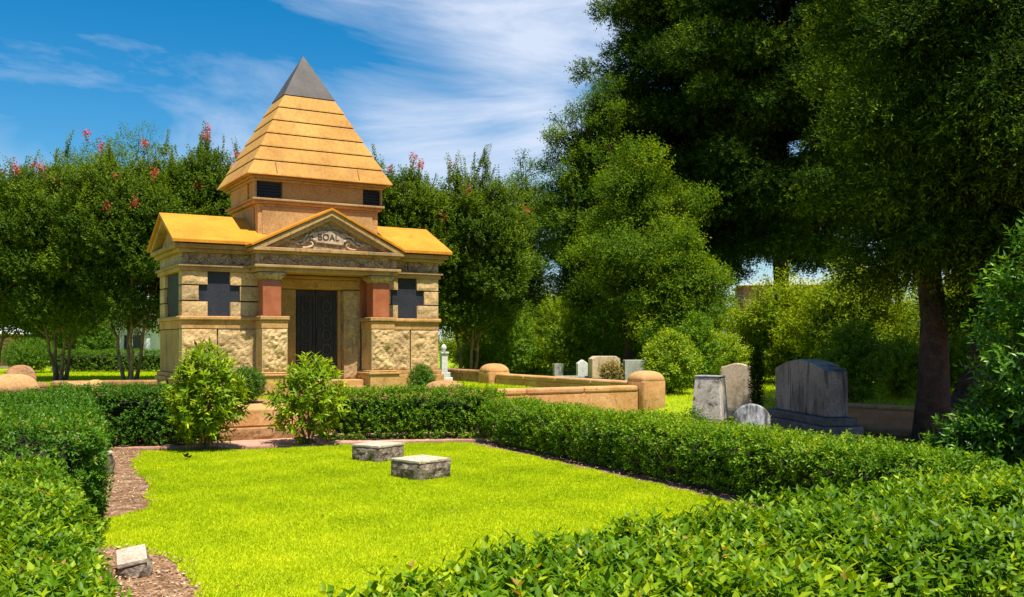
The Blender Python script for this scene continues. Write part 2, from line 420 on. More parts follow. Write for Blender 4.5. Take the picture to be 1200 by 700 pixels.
grass('background_grass', [(3.0, 18.5), (9, 17), (16, 34), (-2, 34), (-1, 29)], 120000, ground_h, .08, label='sunlit rough grass among the distant headstones')
grass('left_background_grass', [(-16, 20), (-9.5, 21), (-9, 37), (-22, 37)], 110000, ground_h, .06, label='bright grass strip behind the low curb on the left')

# ------------------------------------------------------------------ solid helpers (bmesh)
def bm_obj(name, bm, mat, parent=None, bevel=0.0, smooth=False):
    bmesh.ops.recalc_face_normals(bm, faces=bm.faces)
    me = bpy.data.meshes.new(name); bm.to_mesh(me); bm.free()
    o = link(name, me, mat, parent)
    if smooth:
        for p in me.polygons: p.use_smooth = True
    if bevel:
        b = o.modifiers.new('edge_bevel', 'BEVEL'); b.width = bevel; b.segments = 2; b.limit_method = 'ANGLE'
    return o

def bbox(bm, x0, x1, y0, y1, z0, z1):
    c = [bm.verts.new(p) for p in ((x0, y0, z0), (x1, y0, z0), (x1, y1, z0), (x0, y1, z0), (x0, y0, z1), (x1, y0, z1), (x1, y1, z1), (x0, y1, z1))]
    for f in ((0, 3, 2, 1), (4, 5, 6, 7), (0, 1, 5, 4), (1, 2, 6, 5), (2, 3, 7, 6), (3, 0, 4, 7)):
        bm.faces.new([c[i] for i in f])

def boxes(name, L, mat, parent=None, bevel=.008):
    bm = bmesh.new()
    for b in L: bbox(bm, *b)
    return bm_obj(name, bm, mat, parent, bevel)

def lr(fn, name, L, *a):
    out = None
    for side in (0, 1):
        Q = [b for b in L if ((b[0] + b[1]) / 2 > 1.45) == bool(side)]
        if Q:
            o = fn(name, Q, *a); out = out or o
    return out

def prism(name, poly, axis, a, b, mat, parent=None, bevel=.006):
    """poly of 2D points extruded along axis ('x': poly is (y,z); 'y': poly is (x,z); 'z': (x,y))"""
    bm = bmesh.new()
    def P(p, t):
        return {'x': (t, p[0], p[1]), 'y': (p[0], t, p[1]), 'z': (p[0], p[1], t)}[axis]
    A = [bm.verts.new(P(p, a)) for p in poly]; B = [bm.verts.new(P(p, b)) for p in poly]
    bm.faces.new(A); bm.faces.new(B[::-1])
    n = len(poly)
    for i in range(n): bm.faces.new((A[i], A[(i + 1) % n], B[(i + 1) % n], B[i]))
    return bm_obj(name, bm, mat, parent, bevel)

def rough_box(bm, x0, x1, y0, y1, z0, z1, amp=.03, res=.05, faces='FLRB', seed=0, top=False):
    """block whose chosen side faces bulge like rock-faced ashlar"""
    def face(o, ex, ez, n, lx, lz, am):
        nx_, nz_ = max(2, int(lx / res)), max(2, int(lz / res))
        grid = []
        for i in range(nx_ + 1):
            row = []
            for j in range(nz_ + 1):
                s, t = i / nx_, j / nz_
                p = Vector(o) + Vector(ex) * (lx * s) + Vector(ez) * (lz * t)
                e = min(s * lx, (1 - s) * lx, t * lz, (1 - t) * lz) / .06
                e = min(1.0, e)
                q = Vector((p.x * 1.0 + seed, p.y, p.z))
                d = mnoise.noise(q * 4.0) * .7 + abs(mnoise.noise(q * 7.0)) * .9 + mnoise.noise(q * 17) * .28 + .25
                p = p + Vector(n) * (am * d * e)
                row.append(bm.verts.new(p))
            grid.append(row)
        for i in range(nx_):
            for j in range(nz_):
                bm.faces.new((grid[i][j], grid[i + 1][j], grid[i + 1][j + 1], grid[i][j + 1]))
    X, Y, Z = x1 - x0, y1 - y0, z1 - z0
    face((x0, y0, z0), (1, 0, 0), (0, 0, 1), (0, -1, 0), X, Z, amp if 'F' in faces else 0)
    face((x1, y1, z0), (-1, 0, 0), (0, 0, 1), (0, 1, 0), X, Z, amp if 'B' in faces else 0)
    face((x0, y1, z0), (0, -1, 0), (0, 0, 1), (-1, 0, 0), Y, Z, amp if 'L' in faces else 0)
    face((x1, y0, z0), (0, 1, 0), (0, 0, 1), (1, 0, 0), Y, Z, amp if 'R' in faces else 0)
    face((x0, y0, z1), (1, 0, 0), (0, 1, 0), (0, 0, 1), X, Y, amp if top else 0)
    face((x0, y1, z0), (1, 0, 0), (0, -1, 0), (0, 0, -1), X, Y, 0)

def rough_boxes(name, L, mat, parent=None, amp=.03, res=.05, faces='FLRB'):
    bm = bmesh.new()
    for i, b in enumerate(L): rough_box(bm, *b, amp=amp, res=res, faces=faces, seed=i * 3.7)
    bmesh.ops.remove_doubles(bm, verts=bm.verts, dist=.0005)
    return bm_obj(name, bm, mat, parent)

# ------------------------------------------------------------------ the mausoleum (local frame: x = along facade, y = back, z up from lot ground)
ZL = .45
ROT = R(30)
O = (-5.18, 20.1)
maus = empty('mausoleum', (O[0], O[1], ZL), ROT)
tag(maus, 'tan sandstone mausoleum with a dark tipped pyramid roof, pediment porch and red columns', 'mausoleum')
zz = lambda a: a - ZL
WL, WR = -1.50, 4.28        # wing walls left/right
WF, WB = .50, 2.92          # wing front/back
def Z(*a): return [x - ZL for x in a]
# core
boxes('wall', [(WL + .06, .46, WF + .2, 1.12, 0.0, zz(3.10))], M['joint'], maus)
boxes('wall', [(2.48, WR - .06, WF + .2, 1.12, 0.0, zz(3.10))], M['joint'], maus)
boxes('wall', [(WL + .06, WR - .06, 1.125, WB - .02, 0.0, zz(3.10))], M['joint'], maus)
# plinths
def shift(L): return [(a, b, c, d, e - ZL, f - ZL) for a, b, c, d, e, f in L]
lr(boxes, 'plinth', shift([(WL - .10, .0, WF - .12, WB + .1, .35, .84), (WL - .06, .0, WF - .08, WB + .06, .84, .93),
                       (2.9, WR + .10, WF - .12, WB + .1, .35, .84), (2.9, WR + .06, WF - .08, WB + .06, .84, .93)]), M['ashlar_warm'], maus, .015)
# lower rock-faced blocks
lr(rough_boxes, 'rock_faced_course', shift([(WL, -.805, WF, WF + .3, .935, 1.85), (-.775, .02, WF + .003, WF + .3, .935, 1.85),
                                        (2.95, 3.555, WF, WF + .3, .935, 1.85), (3.585, WR, WF + .003, WF + .3, .93, 1.85),
                                        (WR - .3, WR + .003, WF + .32, WF + 1.3, .93, 1.85), (WR - .3, WR, WF + 1.32, WB, .93, 1.85)]), M['rockface'], maus, .05, .035, 'FR')
boxes('side_wall_slab', shift([(WL, WL + .3, WF + .32, WF + .98, .93, 1.85), (WL + .003, WL + .3, WF + 1.0, WF + 1.68, .93, 1.85), (WL, WL + .3, WF + 1.70, WB, .93, 1.85)]), M['ashlar'], maus, .02)
# band + ledge
lr(boxes, 'band_course', shift([(WL - .01, -.62, WF - .01, WF + .3, 1.86, 2.03), (-.615, .01, WF - .01, WF + .3, 1.86, 2.03), (2.95, 3.6, WF - .01, WF + .3, 1.86, 2.03), (3.605, WR + .01, WF - .01, WF + .3, 1.86, 2.03),
                            (WL - .01, WL + .3, WF + .302, WF + 1.2, 1.86, 2.03), (WL - .01, WL + .3, WF + 1.205, WB, 1.86, 2.03), (WR - .3, WR + .01, WF + .302, WB, 1.86, 2.03)]), M['ashlar_warm'], maus, .008)
lr(boxes, 'ledge', shift([(WL - .06, .0, WF - .06, WB + .04, 2.032, 2.12), (2.96, WR + .06, WF - .06, WB + .04, 2.032, 2.12)]), M['ashlar_warm'], maus, .025)
# quoined upper walls around the cross-shaped windows
rows = [(2.125, 2.418), (2.446, 2.745), (2.772, 3.04)]
Lq = []
for k, (a, b) in enumerate(rows):
    if k == 1: Lq += [(WL, -1.17, WF, WF + .3, a, b), (-.32, .12, WF, WF + .3, a, b), (2.85, 3.08, WF, WF + .3, a, b), (3.92, WR, WF, WF + .3, a, b)]
    else: Lq += [(WL, -.99, WF, WF + .3, a, b), (-.52, .12, WF, WF + .3, a, b), (2.85, 3.26, WF, WF + .3, a, b), (3.74, WR, WF, WF + .3, a, b)]
    Lq += [(WL, WL + .3, WF + .302, WF + .34, a, b), (WL, WL + .3, WB - .62 + .1 * (k % 2), WB, a, b), (WR - .3, WR, WF + .302, WF + .8, a, b), (WR - .3, WR, WF + 1.75, WB, a, b)]
for back in (0, 1): lr(rough_boxes, 'quoin_course', shift([b for b in Lq if (b[2] > 1.4) == bool(back)]), M['rockface'], maus, .016, .03, 'FLR')
for cx_, nm in ((-.755, 'l'), (3.50, 'r')):
    w = boxes('cross_window', shift([(cx_ - .238, cx_ + .238, WF + .05, WF + .16, 2.125, 3.038), (cx_ - .425, cx_ + .425, WF + .052, WF + .162, 2.427, 2.762)]), M['dark_panel'], maus, 0)
boxes('side_window', shift([(WL + .06, WL + .1, WF + .35, WB - .55, 2.13, 3.03)]), M['dark_panel'], maus, 0)
# entablature of the wings
lr(boxes, 'architrave', shift([(WL - .05, -.1, WF - .05, WB + .05, 3.045, 3.13), (WL - .09, -.1, WF - .09, WB + .09, 3.13, 3.18), (3.02, WR + .05, WF - .05, WB + .05, 3.045, 3.13), (3.02, WR + .09, WF - .09, WB + .09, 3.13, 3.18)]), M['ashlar'], maus, .012)
frz = lr(rough_boxes, 'frieze', shift([(WL, 0.0, WF + .0, WF + .3, 3.182, 3.42), (2.9, WR, WF + .0, WF + .3, 3.182, 3.42), (WL, WL + .3, WF + .302, WB, 3.182, 3.42), (WR - .3, WR, WF + .302, WB, 3.182, 3.42)]), M['carved'], maus, .015, .03)
lr(boxes, 'cornice', shift([(WL - .10, -.16, WF - .12, WB + .12, 3.422, 3.50), (WL - .18, -.16, WF - .20, WB + .2, 3.50, 3.59), (3.1, WR + .10, WF - .12, WB + .12, 3.422, 3.50), (3.1, WR + .18, WF - .20, WB + .2, 3.50, 3.59)]), M['ashlar'], maus, .015)
# garland swags carved on the friezes
def swags(name, u0, u1, y, z0, z1, n, mat, parent):
    parts = []
    w = (u1 - u0) / n
    for i in range(n):
        a = u0 + i * w; t = np.linspace(0, 1, 9)
        p = np.stack([a + w * (.08 + .84 * t), np.full(9, y) - .012, z1 - .03 - (z1 - z0 - .06) * np.sin(t * PI)], 1)
        parts.append(tube_geo(p, .012 + .016 * np.sin(t * PI), 6))
        q = np.array([[a, y - .008, z1 - .02], [a, y - .02, (z0 + z1) / 2], [a, y - .008, z0 + .02]])
        parts.append(tube_geo(q, [.02, .03, .008], 6))
    v, f, r = merge(parts)
    return np_mesh(name, v, f, mat, parent, smooth=True)
swags('garland_relief', WL + .1, -.1, WF - .005, zz(3.19), zz(3.41), 3, M['carved'], maus)
swags('garland_relief', 3.15, WR - .05, WF - .005, zz(3.19), zz(3.41), 3, M['carved'], maus)
# wing roofs : saddle roof with ridge along the facade
RV = 1.68; ez, rz_ = zz(3.60), zz(4.26)
rf = [(WF - .27, ez), (RV, rz_), (WB + .27, ez), (WB + .27, ez + .075), (RV, rz_ + .085), (WF - .27, ez + .075)]
prism('wing_roof', rf, 'x', WL - .24, WR + .24, M['roofstone'], maus, .01)
prism('gable_wall', [(WF + .02, zz(3.592)), (RV, zz(4.18)), (WB - .02, zz(3.592))], 'x', WL + .0, WL + .2, M['ashlar'], maus)
prism('gable_wall', [(WF + .02, zz(3.592)), (RV, zz(4.18)), (WB - .02, zz(3.592))], 'x', WR - .2, WR, M['ashlar'], maus)
for xa, xb in ((WL - .18, WL - .002), (WR + .002, WR + .18)):
    prism('raking_cornice', [(WF - .2, zz(3.592)), (RV, zz(4.255)), (WB + .2, zz(3.592)), (WB + .05, zz(3.592)), (RV, zz(4.12)), (WF - .05, zz(3.592))], 'x', xa, xb, M['ashlar'], maus)

# porch ------------------------------------------------------------
PL, PR = -.0, 2.96
for a, b in ((-.0, .54), (2.42, 2.96)):
    pr_ = rough_boxes('pier', shift([(a, b, .0, .60, .955, 1.86)]), M['rockface'], maus, .055, .03, 'F')
    boxes('pier_plinth', shift([(a - .06, b + .10, -.07, .70, .35, .86), (a - .09, b + .13, -.10, .72, .862, .915), (a - .04, b + .06, -.05, .66, .915, .955)]), M['ashlar_warm'], pr_, .018)
    boxes('pier_cap', shift([(a - .01, b + .01, -.01, .62, 1.862, 2.04), (a - .04, b + .04, -.045, .66, 2.042, 2.125)]), M['ashlar_warm'], pr_, .015)
for a, b in ((.03, .42), (2.47, 2.86)):
    c = boxes('column', shift([(a, b, .04, .42, 2.127, 2.885)]), M['redgranite'], maus, .012)
    bm = bmesh.new()
    prof = [(-.005, 2.886), (.02, 2.90), (.015, 2.925), (.05, 2.95), (.085, 2.985), (.085, 3.03), (.06, 3.045)]
    ring = []
    for off, z in prof:
        ring.append([bm.verts.new(p) for p in ((a - off, .04 - off, z - ZL), (b + off, .04 - off, z - ZL), (b + off, .42 + off, z - ZL), (a - off, .42 + off, z - ZL))])
    for i in range(len(ring) - 1):
        for k in range(4): bm.faces.new((ring[i][k], ring[i][(k + 1) % 4], ring[i + 1][(k + 1) % 4], ring[i + 1][k]))
    bm.faces.new(ring[0]); bm.faces.new(ring[-1][::-1])
    bm_obj('capital', bm, M['carved'], c, .01)
    boxes('pilaster', shift([(a - .05 if a > 1 else a + .02, b - .15 if a > 1 else b, .66, .90, 2.127, 3.04)]), M['redgranite'], maus, .01)
# porch floor, walls and doorway
boxes('porch_floor', shift([(-.1, 3.1, .25, 1.0, .35, .75), (.62, 2.3, .0, .25, .35, .62)]), M['ashlar_warm'], maus, .01)
boxes('door_surround', shift([(.50, .96, .86, 1.1, .75, 2.74), (1.96, 2.04, .86, 1.1, .75, 2.74), (.50, 2.45, .80, 1.1, 2.745, 3.03), (.55, .98, .83, .86, .75, 2.735)]), M['ashlar'], maus, .02)
boxes('door_lintel', shift([(.48, 2.46, .72, .80, 2.76, 2.96), (.48, 2.46, .69, .80, 2.965, 3.035)]), M['ashlar_warm'], maus, .015)
rough_boxes('carved_jamb', shift([(2.05, 2.44, .72, 1.0, .76, 2.735)]), M['rockface'], maus, .03, .04, 'FL')
for dx0, dx1, x0, x1 in ((.98, 1.455, 1.04, 1.40), (1.465, 1.94, 1.52, 1.88)):
    door = boxes('door', shift([(dx0, dx1, .93, .99, .76, 2.74)]), M['bronze'], maus, .006)
    gp = []
    for k in range(5): gp.append((x0 + (x1 - x0) * k / 4 - .008, x0 + (x1 - x0) * k / 4 + .008, .905, .927, 1.25, 2.6))
    for k in range(9): gp.append((x0, x1, .899, .9045, 1.28 + k * .16, 1.296 + k * .16))
    boxes('door_grille', shift(gp), M['dark_panel'], door, 0)
    parts = []
    for k in range(4):
        cx_, cz = (x0 + x1) / 2, zz(1.42 + k * .32); t = np.linspace(0, 2 * PI, 13)
        parts.append(tube_geo(np.stack([cx_ + .1 * np.cos(t), np.full(13, .892), cz + .12 * np.sin(t)], 1), .012, 5))
    v, f, r = merge(parts); np_mesh('door_ornament', v, f, M['cap'], door)
    hx = 1.41 if x0 < 1.45 else 1.48
    boxes('door_pull', shift([(hx, hx + .03, .88, .925, 1.55, 1.85)]), M['bronze'], door, .006)
# entablature
boxes('porch_architrave', shift([(-.12, 3.02, -.06, .62, 3.05, 3.13), (-.18, 3.08, -.12, .62, 3.13, 3.19), (-.10, 3.0, .62, 1.1, 3.05, 3.15)]), M['ashlar'], maus, .012)
rough_boxes('porch_frieze', shift([(-.1, 3.0, -.03, .6, 3.192, 3.42)]), M['carved'], maus, .012, .03)
swags('garland_relief', -.02, 2.92, -.036, zz(3.20), zz(3.41), 6, M['carved'], maus)
boxes('porch_cornice', shift([(-.16, 1.0, -.12, .6, 3.422, 3.47), (1.005, 2.1, -.12, .6, 3.422, 3.47), (2.105, 3.06, -.12, .6, 3.422, 3.47), (-.22, .66, -.19, .6, 3.47, 3.545), (.665, 2.28, -.19, .6, 3.47, 3.545), (2.285, 3.12, -.19, .6, 3.47, 3.545)]), M['ashlar'], maus, .01)
# pediment
cx_, pz = 1.45, 4.38
prism('tympanum', [(-.0, zz(3.546)), (2.9, zz(3.546)), (cx_, zz(4.22))], 'y', -.02, .4, M['carved'], maus, 0)
def rake(off_in, off_out, y0, y1, mat, nm):
    zb = 3.546
    prism(nm, [(-.22 - off_out, zz(zb)), (cx_, zz(pz + off_out * .5)), (3.12 + off_out, zz(zb)), (3.12 - off_in * 2.2, zz(zb)), (cx_, zz(pz - off_in)), (-.22 + off_in * 2.2, zz(zb))], 'y', y0, y1, mat, maus)
rake(.20, 0, -.14, .62, M['ashlar'], 'raking_cornice')
rake(.11, .0, -.19, -.142, M['ashlar'], 'raking_cornice')
prism('porch_roof', [(-.26, zz(3.553)), (cx_, zz(pz + .002)), (3.16, zz(3.553)), (3.18, zz(3.60)), (cx_, zz(pz + .055)), (-.28, zz(3.60))], 'y', -.22, 1.5, M['roofstone'], maus, .006)
# tympanum carving: cartouche, ribbons and the name
def disc_relief(parts, cx, cz, rx, rz, y, dep):
    t = np.linspace(0, 2 * PI, 25); p = np.stack([cx + rx * np.cos(t), np.full(25, y), cz + rz * np.sin(t)], 1)
    parts.append(tube_geo(p, dep, 6))
parts = []
for sx in (-1, 1):
    t = np.linspace(0, 1, 14)
    p = np.stack([cx_ + sx * (.32 + .62 * t), np.full(14, -.035), zz(3.74) + .06 * np.sin(t * 9) * (1 - t * .4) - .08 * t], 1)
    parts.append(tube_geo(p, .04 * (1 - .6 * t), 6))
    p = np.stack([cx_ + sx * (.30 + .35 * t), np.full(14, -.035), zz(3.90) - .22 * t ** 2 + .02 * np.sin(t * 14)], 1)
    parts.append(tube_geo(p, .03 * (1 - .5 * t), 6))
    p = np.stack([cx_ + sx * (.55 + .18 * np.cos(t * 5)), np.full(14, -.03), zz(3.66) + .08 * np.sin(t * 5)], 1)
    parts.append(tube_geo(p, .022, 6))
for q in (parts[:3], parts[3:]):
    v, f, r = merge(q); np_mesh('scroll_relief', v, f, M['tomb_tan'], maus, smooth=True)
cart = prism('name_plaque', [(cx_ - .34, zz(3.70)), (cx_ + .30, zz(3.66)), (cx_ + .36, zz(3.88)), (cx_ + .1, zz(3.97)), (cx_ - .2, zz(3.95)), (cx_ - .38, zz(3.88))], 'y', -.06, -.018, M['tomb_tan'], maus, .012)
def text(name, body, size, loc, rot, mat, parent=None, ext=.006):
    cu = bpy.data.curves.new(name, 'FONT'); cu.body = body; cu.size = size; cu.extrude = ext; cu.align_x = 'CENTER'; cu.align_y = 'CENTER'
    t_ = bpy.data.objects.new(name, cu); col.objects.link(t_)
    dg = bpy.context.evaluated_depsgraph_get(); me = bpy.data.meshes.new_from_object(t_.evaluated_get(dg))
    bpy.data.objects.remove(t_)
    o = link(name, me, mat, parent); me.materials.clear(); me.materials.append(mat)
    o.location = loc; o.rotation_euler = rot; return o
text('name_lettering', 'BOAL', .19, (cx_ - .04, -.064, zz(3.815)), (R(90), 0, 0), M['letters'], cart, .006)

# tower -----------------------------------------------------------
TL, TR, TF, TB = .02, 2.94, .66, 3.0
boxes('tower_base', shift([(TL + .09, TR - .08, TF + .06, TB - .06, 3.4, 4.56)]), M['ashlar_warm'], maus, .015)
bm = bmesh.new()
boxes('tower_panel', shift([(.2, 2.72, TF + .04, TF + .058, 3.9, 4.50), (TL + .07, TL + .088, TF + .3, TB - .3, 3.9, 4.5)]), M['ashlar'], maus, .01)
boxes('tower_ledge', shift([(TL, TR, TF, TB, 4.562, 4.62), (TL - .05, TR + .05, TF - .05, TB + .05, 4.62, 4.67)]), M['ashlar'], maus, .012)
boxes('tower_wall', shift([(TL + .05, TR - .05, TF + .12, TB - .12, 4.672, 5.04), (TL + .62, TR - .45, TF + .03, TF + .118, 4.672, 5.04),
                           (TL + .012, TL + .048, TF + .62, TB - .3, 4.672, 5.04)]), M['ashlar_warm'], maus, .006)
lv = []
for a, b in ((TL + .05, TL + .60), (TR - .43, TR - .03)):
    lv.append((a, b, TF + .10, TF + .118, 4.69, 5.03))
    for k in range(5): lv.append((a, b, TF + .05, TF + .10, 4.70 + .065 * k, 4.715 + .065 * k))
lr(boxes, 'louvre', shift(lv), M['dark_panel'], maus, 0)
lr(boxes, 'louvre_post', shift([(TL, TL + .05, TF + .0, TF + .1, 4.672, 5.04), (TR - .03, TR + .0, TF + .0, TF + .1, 4.672, 5.04)]), M['ashlar'], maus, .004)
boxes('tower_cornice', shift([(TL - .03, TR + .03, TF - .03, TB + .03, 5.042, 5.09), (TL - .08, TR + .08, TF - .08, TB + .08, 5.09, 5.145)]), M['ashlar'], maus, .015)
# pyramid: six stepped-lapped courses and a dark cap
PX0, PX1, PY0, PY1 = -.16, 3.10, .48, 3.20
pcx, pcy = (PX0 + PX1) / 2, (PY0 + PY1) / 2
zb, za = zz(5.147), zz(8.20)
def psec(z):
    t = (z - zb) / (za - zb); return ((PX1 - PX0) / 2 * (1 - t), (PY1 - PY0) / 2 * (1 - t))
capz = zz(7.12); hs = (capz - zb) / 6
pyr = empty('pyramid_roof', (0, 0, 0)); pyr.parent = maus
for i in range(6):
    bm = bmesh.new()
    z0, z1 = zb + i * hs, zb + (i + 1) * hs
    lap = .018
    rings = []
    for z, o_ in ((z0 + (0.001 if i == 0 else .012), lap + .0), (z0 + (.03 if i == 0 else .04), lap + .004), (z1 - .012, 0.004), (z1 - .012, -.05), (z1 + .013, -.06)):
        a, b = psec(z); a += o_; b += o_
        rings.append([bm.verts.new(p) for p in ((pcx - a, pcy - b, z), (pcx + a, pcy - b, z), (pcx + a, pcy + b, z), (pcx - a, pcy + b, z))])
    for p, q in zip(rings, rings[1:]):
        for k in range(4): bm.faces.new((p[k], p[(k + 1) % 4], q[(k + 1) % 4], q[k]))
    bm.faces.new(rings[0]); bm.faces.new(rings[-1][::-1])
    bm_obj('roof_course', bm, M['pyrstone'], pyr)
bm = bmesh.new(); a, b = psec(capz); a += .02; b += .02
vs = [bm.verts.new(p) for p in ((pcx - a, pcy - b, capz + .004), (pcx + a, pcy - b, capz + .004), (pcx + a, pcy + b, capz + .004), (pcx - a, pcy + b, capz + .004))]
tp = bm.verts.new((pcx, pcy, za)); bm.faces.new(vs)
for k in range(4): bm.faces.new((vs[k], vs[(k + 1) % 4], tp))
bm_obj('roof_cap', bm, M['cap'], pyr, .006)
# vertical joints in the lowest course
a0, b0 = psec(zb + .03); a1, b1 = psec(zb + hs - .02)
for s in (-.62, .52):
    bm = bmesh.new()
    for w_ in (0,):
        p = [(pcx + s * (PX1 - PX0) / 2 - .006, pcy - b0 - .027, zb + .05), (pcx + s * (PX1 - PX0) / 2 + .006, pcy - b0 - .027, zb + .05),
             (pcx + s * (PX1 - PX0) / 2 + .006, pcy - b1 - .012, zb + hs - .03), (pcx + s * (PX1 - PX0) / 2 - .006, pcy - b1 - .012, zb + hs - .03)]
        A = [bm.verts.new(q) for q in p]; B = [bm.verts.new((q[0], q[1] + .03, q[2])) for q in p]
        bm.faces.new(A); bm.faces.new(B[::-1])
        for k in range(4): bm.faces.new((A[k], A[(k + 1) % 4], B[(k + 1) % 4], B[k]))
    bm_obj('joint', bm, M['joint'], pyr)

# ------------------------------------------------------------------ lot wall, domed posts, steps
def dome_post(name, x, y, z0, w, hb, hd, mat, label, rz=ROT, group='domed stone posts of the plot walls', cat='stone post'):
    bm = bmesh.new()
    rings = []; n = 24
    def sq(r, z, k):
        out = []
        for i in range(n):
            a = 2 * PI * i / n + PI / n
            c, s = math.cos(a), math.sin(a); e = 2.0 / k
            out.append(bm.verts.new((r * math.copysign(abs(c) ** e, c) , r * math.copysign(abs(s) ** e, s), z)))
        return out
    rings.append(sq(w / 2, 0, 9)); rings.append(sq(w / 2, hb * .96, 9)); rings.append(sq(w / 2 - .01, hb, 8)); rings.append(sq(w / 2 - .004, hb + .012, 7))
    for t in np.linspace(.12, .98, 9):
        rings.append(sq(w / 2 * math.cos(t * PI / 2) ** .75, hb + .012 + hd * math.sin(t * PI / 2), 7 - 4 * t))
    for p, q in zip(rings, rings[1:]):
        for k in range(n): bm.faces.new((p[k], p[(k + 1) % n], q[(k + 1) % n], q[k]))
    bm.faces.new(rings[0][::-1]); bm.faces.new(rings[-1])
    for v in bm.verts:
        q = v.co * 6
        v.co += Vector((mnoise.noise(q), mnoise.noise(q + Vector((9, 0, 0))), 0)) * .01
    o = bm_obj(name, bm, mat, None, .01, True)
    o.location = (x, y, z0); o.rotation_euler = (0, 0, rz)
    m_ = o.modifiers.new('split', 'EDGE_SPLIT'); m_.split_angle = R(50)
    tag(o, label, cat, group); return o

def on_wall(s): return CP - UA * s          # along the front wall from the corner post
def on_side(s): return CP + VA * s
def wall_run(name, a, b, z0, z1, th, mat, label, group='low sandstone plot walls'):
    a = np.array(a); b = np.array(b); L = np.linalg.norm(b - a); ang = math.atan2(b[1] - a[1], b[0] - a[0])
    bm = bmesh.new(); n = max(1, int(L / 1.3)); r_ = empty(name, (a[0], a[1], z0), ang)
    bbox(bm, 0, L, -th / 2 + .02, th / 2 - .02, -.1, (z1 - z0) - .12); bm_obj('wall_body', bm, mat, r_, .01)
    bm = bmesh.new()
    for i in range(n): bbox(bm, L * i / n + .003, L * (i + 1) / n - .003, -th / 2, th / 2, (z1 - z0) - .118, z1 - z0)
    bm_obj('coping', bm, mat, r_, .035)
    tag(r_, label, 'low wall', group); return r_
dome_post('stone_post', CP[0], CP[1], .15, .62, .62, .20, M['curb'], 'tall domed orange sandstone post at the right corner of the plot wall', group=None)
pb = on_side(6.6); pa = on_side(11.6)
dome_post('stone_post', pb[0], pb[1], .35, .66, .42, .22, M['curb'], 'domed sandstone post halfway along the receding side wall')
dome_post('stone_post', pa[0], pa[1], .40, .66, .42, .22, M['curb_dark'], 'brown domed post at the far end of the side wall, beside the mausoleum')
pD = on_wall(4.7)
dome_post('stone_post', pD[0], pD[1], .2, .66, .46, .20, M['curb'], 'domed post rising behind the back hedge in front of the round bush')
wall_run('plot_wall', on_wall(.33), on_wall(4.36), .2, .68, .34, M['curb'], 'orange front wall between the corner post and the post behind the hedge')
wall_run('plot_wall', on_wall(5.03), on_wall(7.3), .05, .66, .34, M['curb'], 'front wall section hidden mostly behind the hedge beside the stone steps')
wall_run('plot_wall', on_side(.33), on_side(6.26), .35, .74, .34, M['curb'], 'side wall running back from the corner post to the middle post')
wall_run('plot_wall', on_side(6.95), on_side(11.25), .40, .80, .34, M['curb_dark'], 'darker far stretch of side wall behind the middle post')
# steps
sc_ = on_wall(8.35)
st = empty('stone_steps', (sc_[0], sc_[1], 0), ROT); tag(st, 'orange sandstone steps between two leafy shrubs leading up from the pink walk', 'steps')
boxes('step', [(-.82, .82, -.55, .9, .21, .50)], M['curb'], st, .025)
bm = bmesh.new(); rough_box(bm, -.86, .86, -.86, -.1, 0.0, .205, .03, .04, 'FLR'); bm_obj('step', bm, M['curb_dark'], st)
boxes('step', [(-.80, .80, .9, 2.0, .35, .515)], M['curb_dark'], st, .02)
for sx, lb in ((-1.03, 'small round-topped block left of the stone steps, behind the left shrub'), (1.03, 'small pale round-topped block at the right side of the stone steps')):
    p = np.array(sc_) + UA * sx
    dome_post('stone_post', p[0], p[1], .0, .36, .72, .13, M['curb'], lb)
wall_run('plot_wall', on_wall(9.6), on_wall(11.5), .0, .66, .34, M['curb'], 'front wall section behind the left back hedge')
pl = on_wall(11.85)
dome_post('stone_post', pl[0], pl[1], .0, .70, .86, .24, M['curb'], 'large pale domed post at the left edge of the photo')
wall_run('plot_wall', on_wall(12.2), on_wall(15.5), .0, .66, .34, M['curb'], 'front wall stub running out of the picture past the large left post')
p = at(24, 17.5, 0); dome_post('stone_post', p[0], p[1], .3, .52, .58, .28, M['curb_dark'], 'brown weathered domed post just behind the large pale left one')
p = at(49, 18.2, 0); dome_post('stone_post', p[0], p[1], .3, .24, .42, .1, M['curb_dark'], 'smallest dark post stub on the left beside the brown domed post')
wall_run('plot_wall', at(60, 20.0, 0)[:2], at(196, 20.6, 0)[:2], .4, .78, .3, M['curb_dark'], 'brown weathered curb below the crape myrtles on the left')
p = at(92, 19.3, 0); dome_post('stone_post', p[0], p[1], .4, .62, .32, .07, M['curb'], 'flat topped orange block against the curb under the left myrtle')
p = at(112, 19.6, 0); dome_post('stone_post', p[0], p[1], .4, .3, .32, .09, M['curb'], 'narrow orange block against the curb between the two myrtles')

# ------------------------------------------------------------------ marker stones
def rough_stone(name, px, py, w, l, h, rz, label, group=None, seed=0, z0=0.0):
    d = EYE * F / (py - 400)
    r_ = empty(name, ((px - 600) / F * d, d, z0), rz); tag(r_, label, 'stone block', group)
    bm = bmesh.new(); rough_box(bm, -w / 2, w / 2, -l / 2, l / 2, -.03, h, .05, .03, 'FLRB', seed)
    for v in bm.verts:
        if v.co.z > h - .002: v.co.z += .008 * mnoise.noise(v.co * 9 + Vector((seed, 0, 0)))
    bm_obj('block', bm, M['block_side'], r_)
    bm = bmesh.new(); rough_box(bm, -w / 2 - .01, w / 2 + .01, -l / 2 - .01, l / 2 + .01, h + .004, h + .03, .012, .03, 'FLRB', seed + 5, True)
    bm_obj('sunlit_top', bm, M['block_top'], r_)  # thin layer that carries the painted sunlight on the block's top
    return r_
rough_stone('marker_stone', 443, 540, .47, .50, .20, R(-34), 'low rough stone block on the lawn, the farther and left of the pair', 'pair of low stone blocks on the lawn', 1)
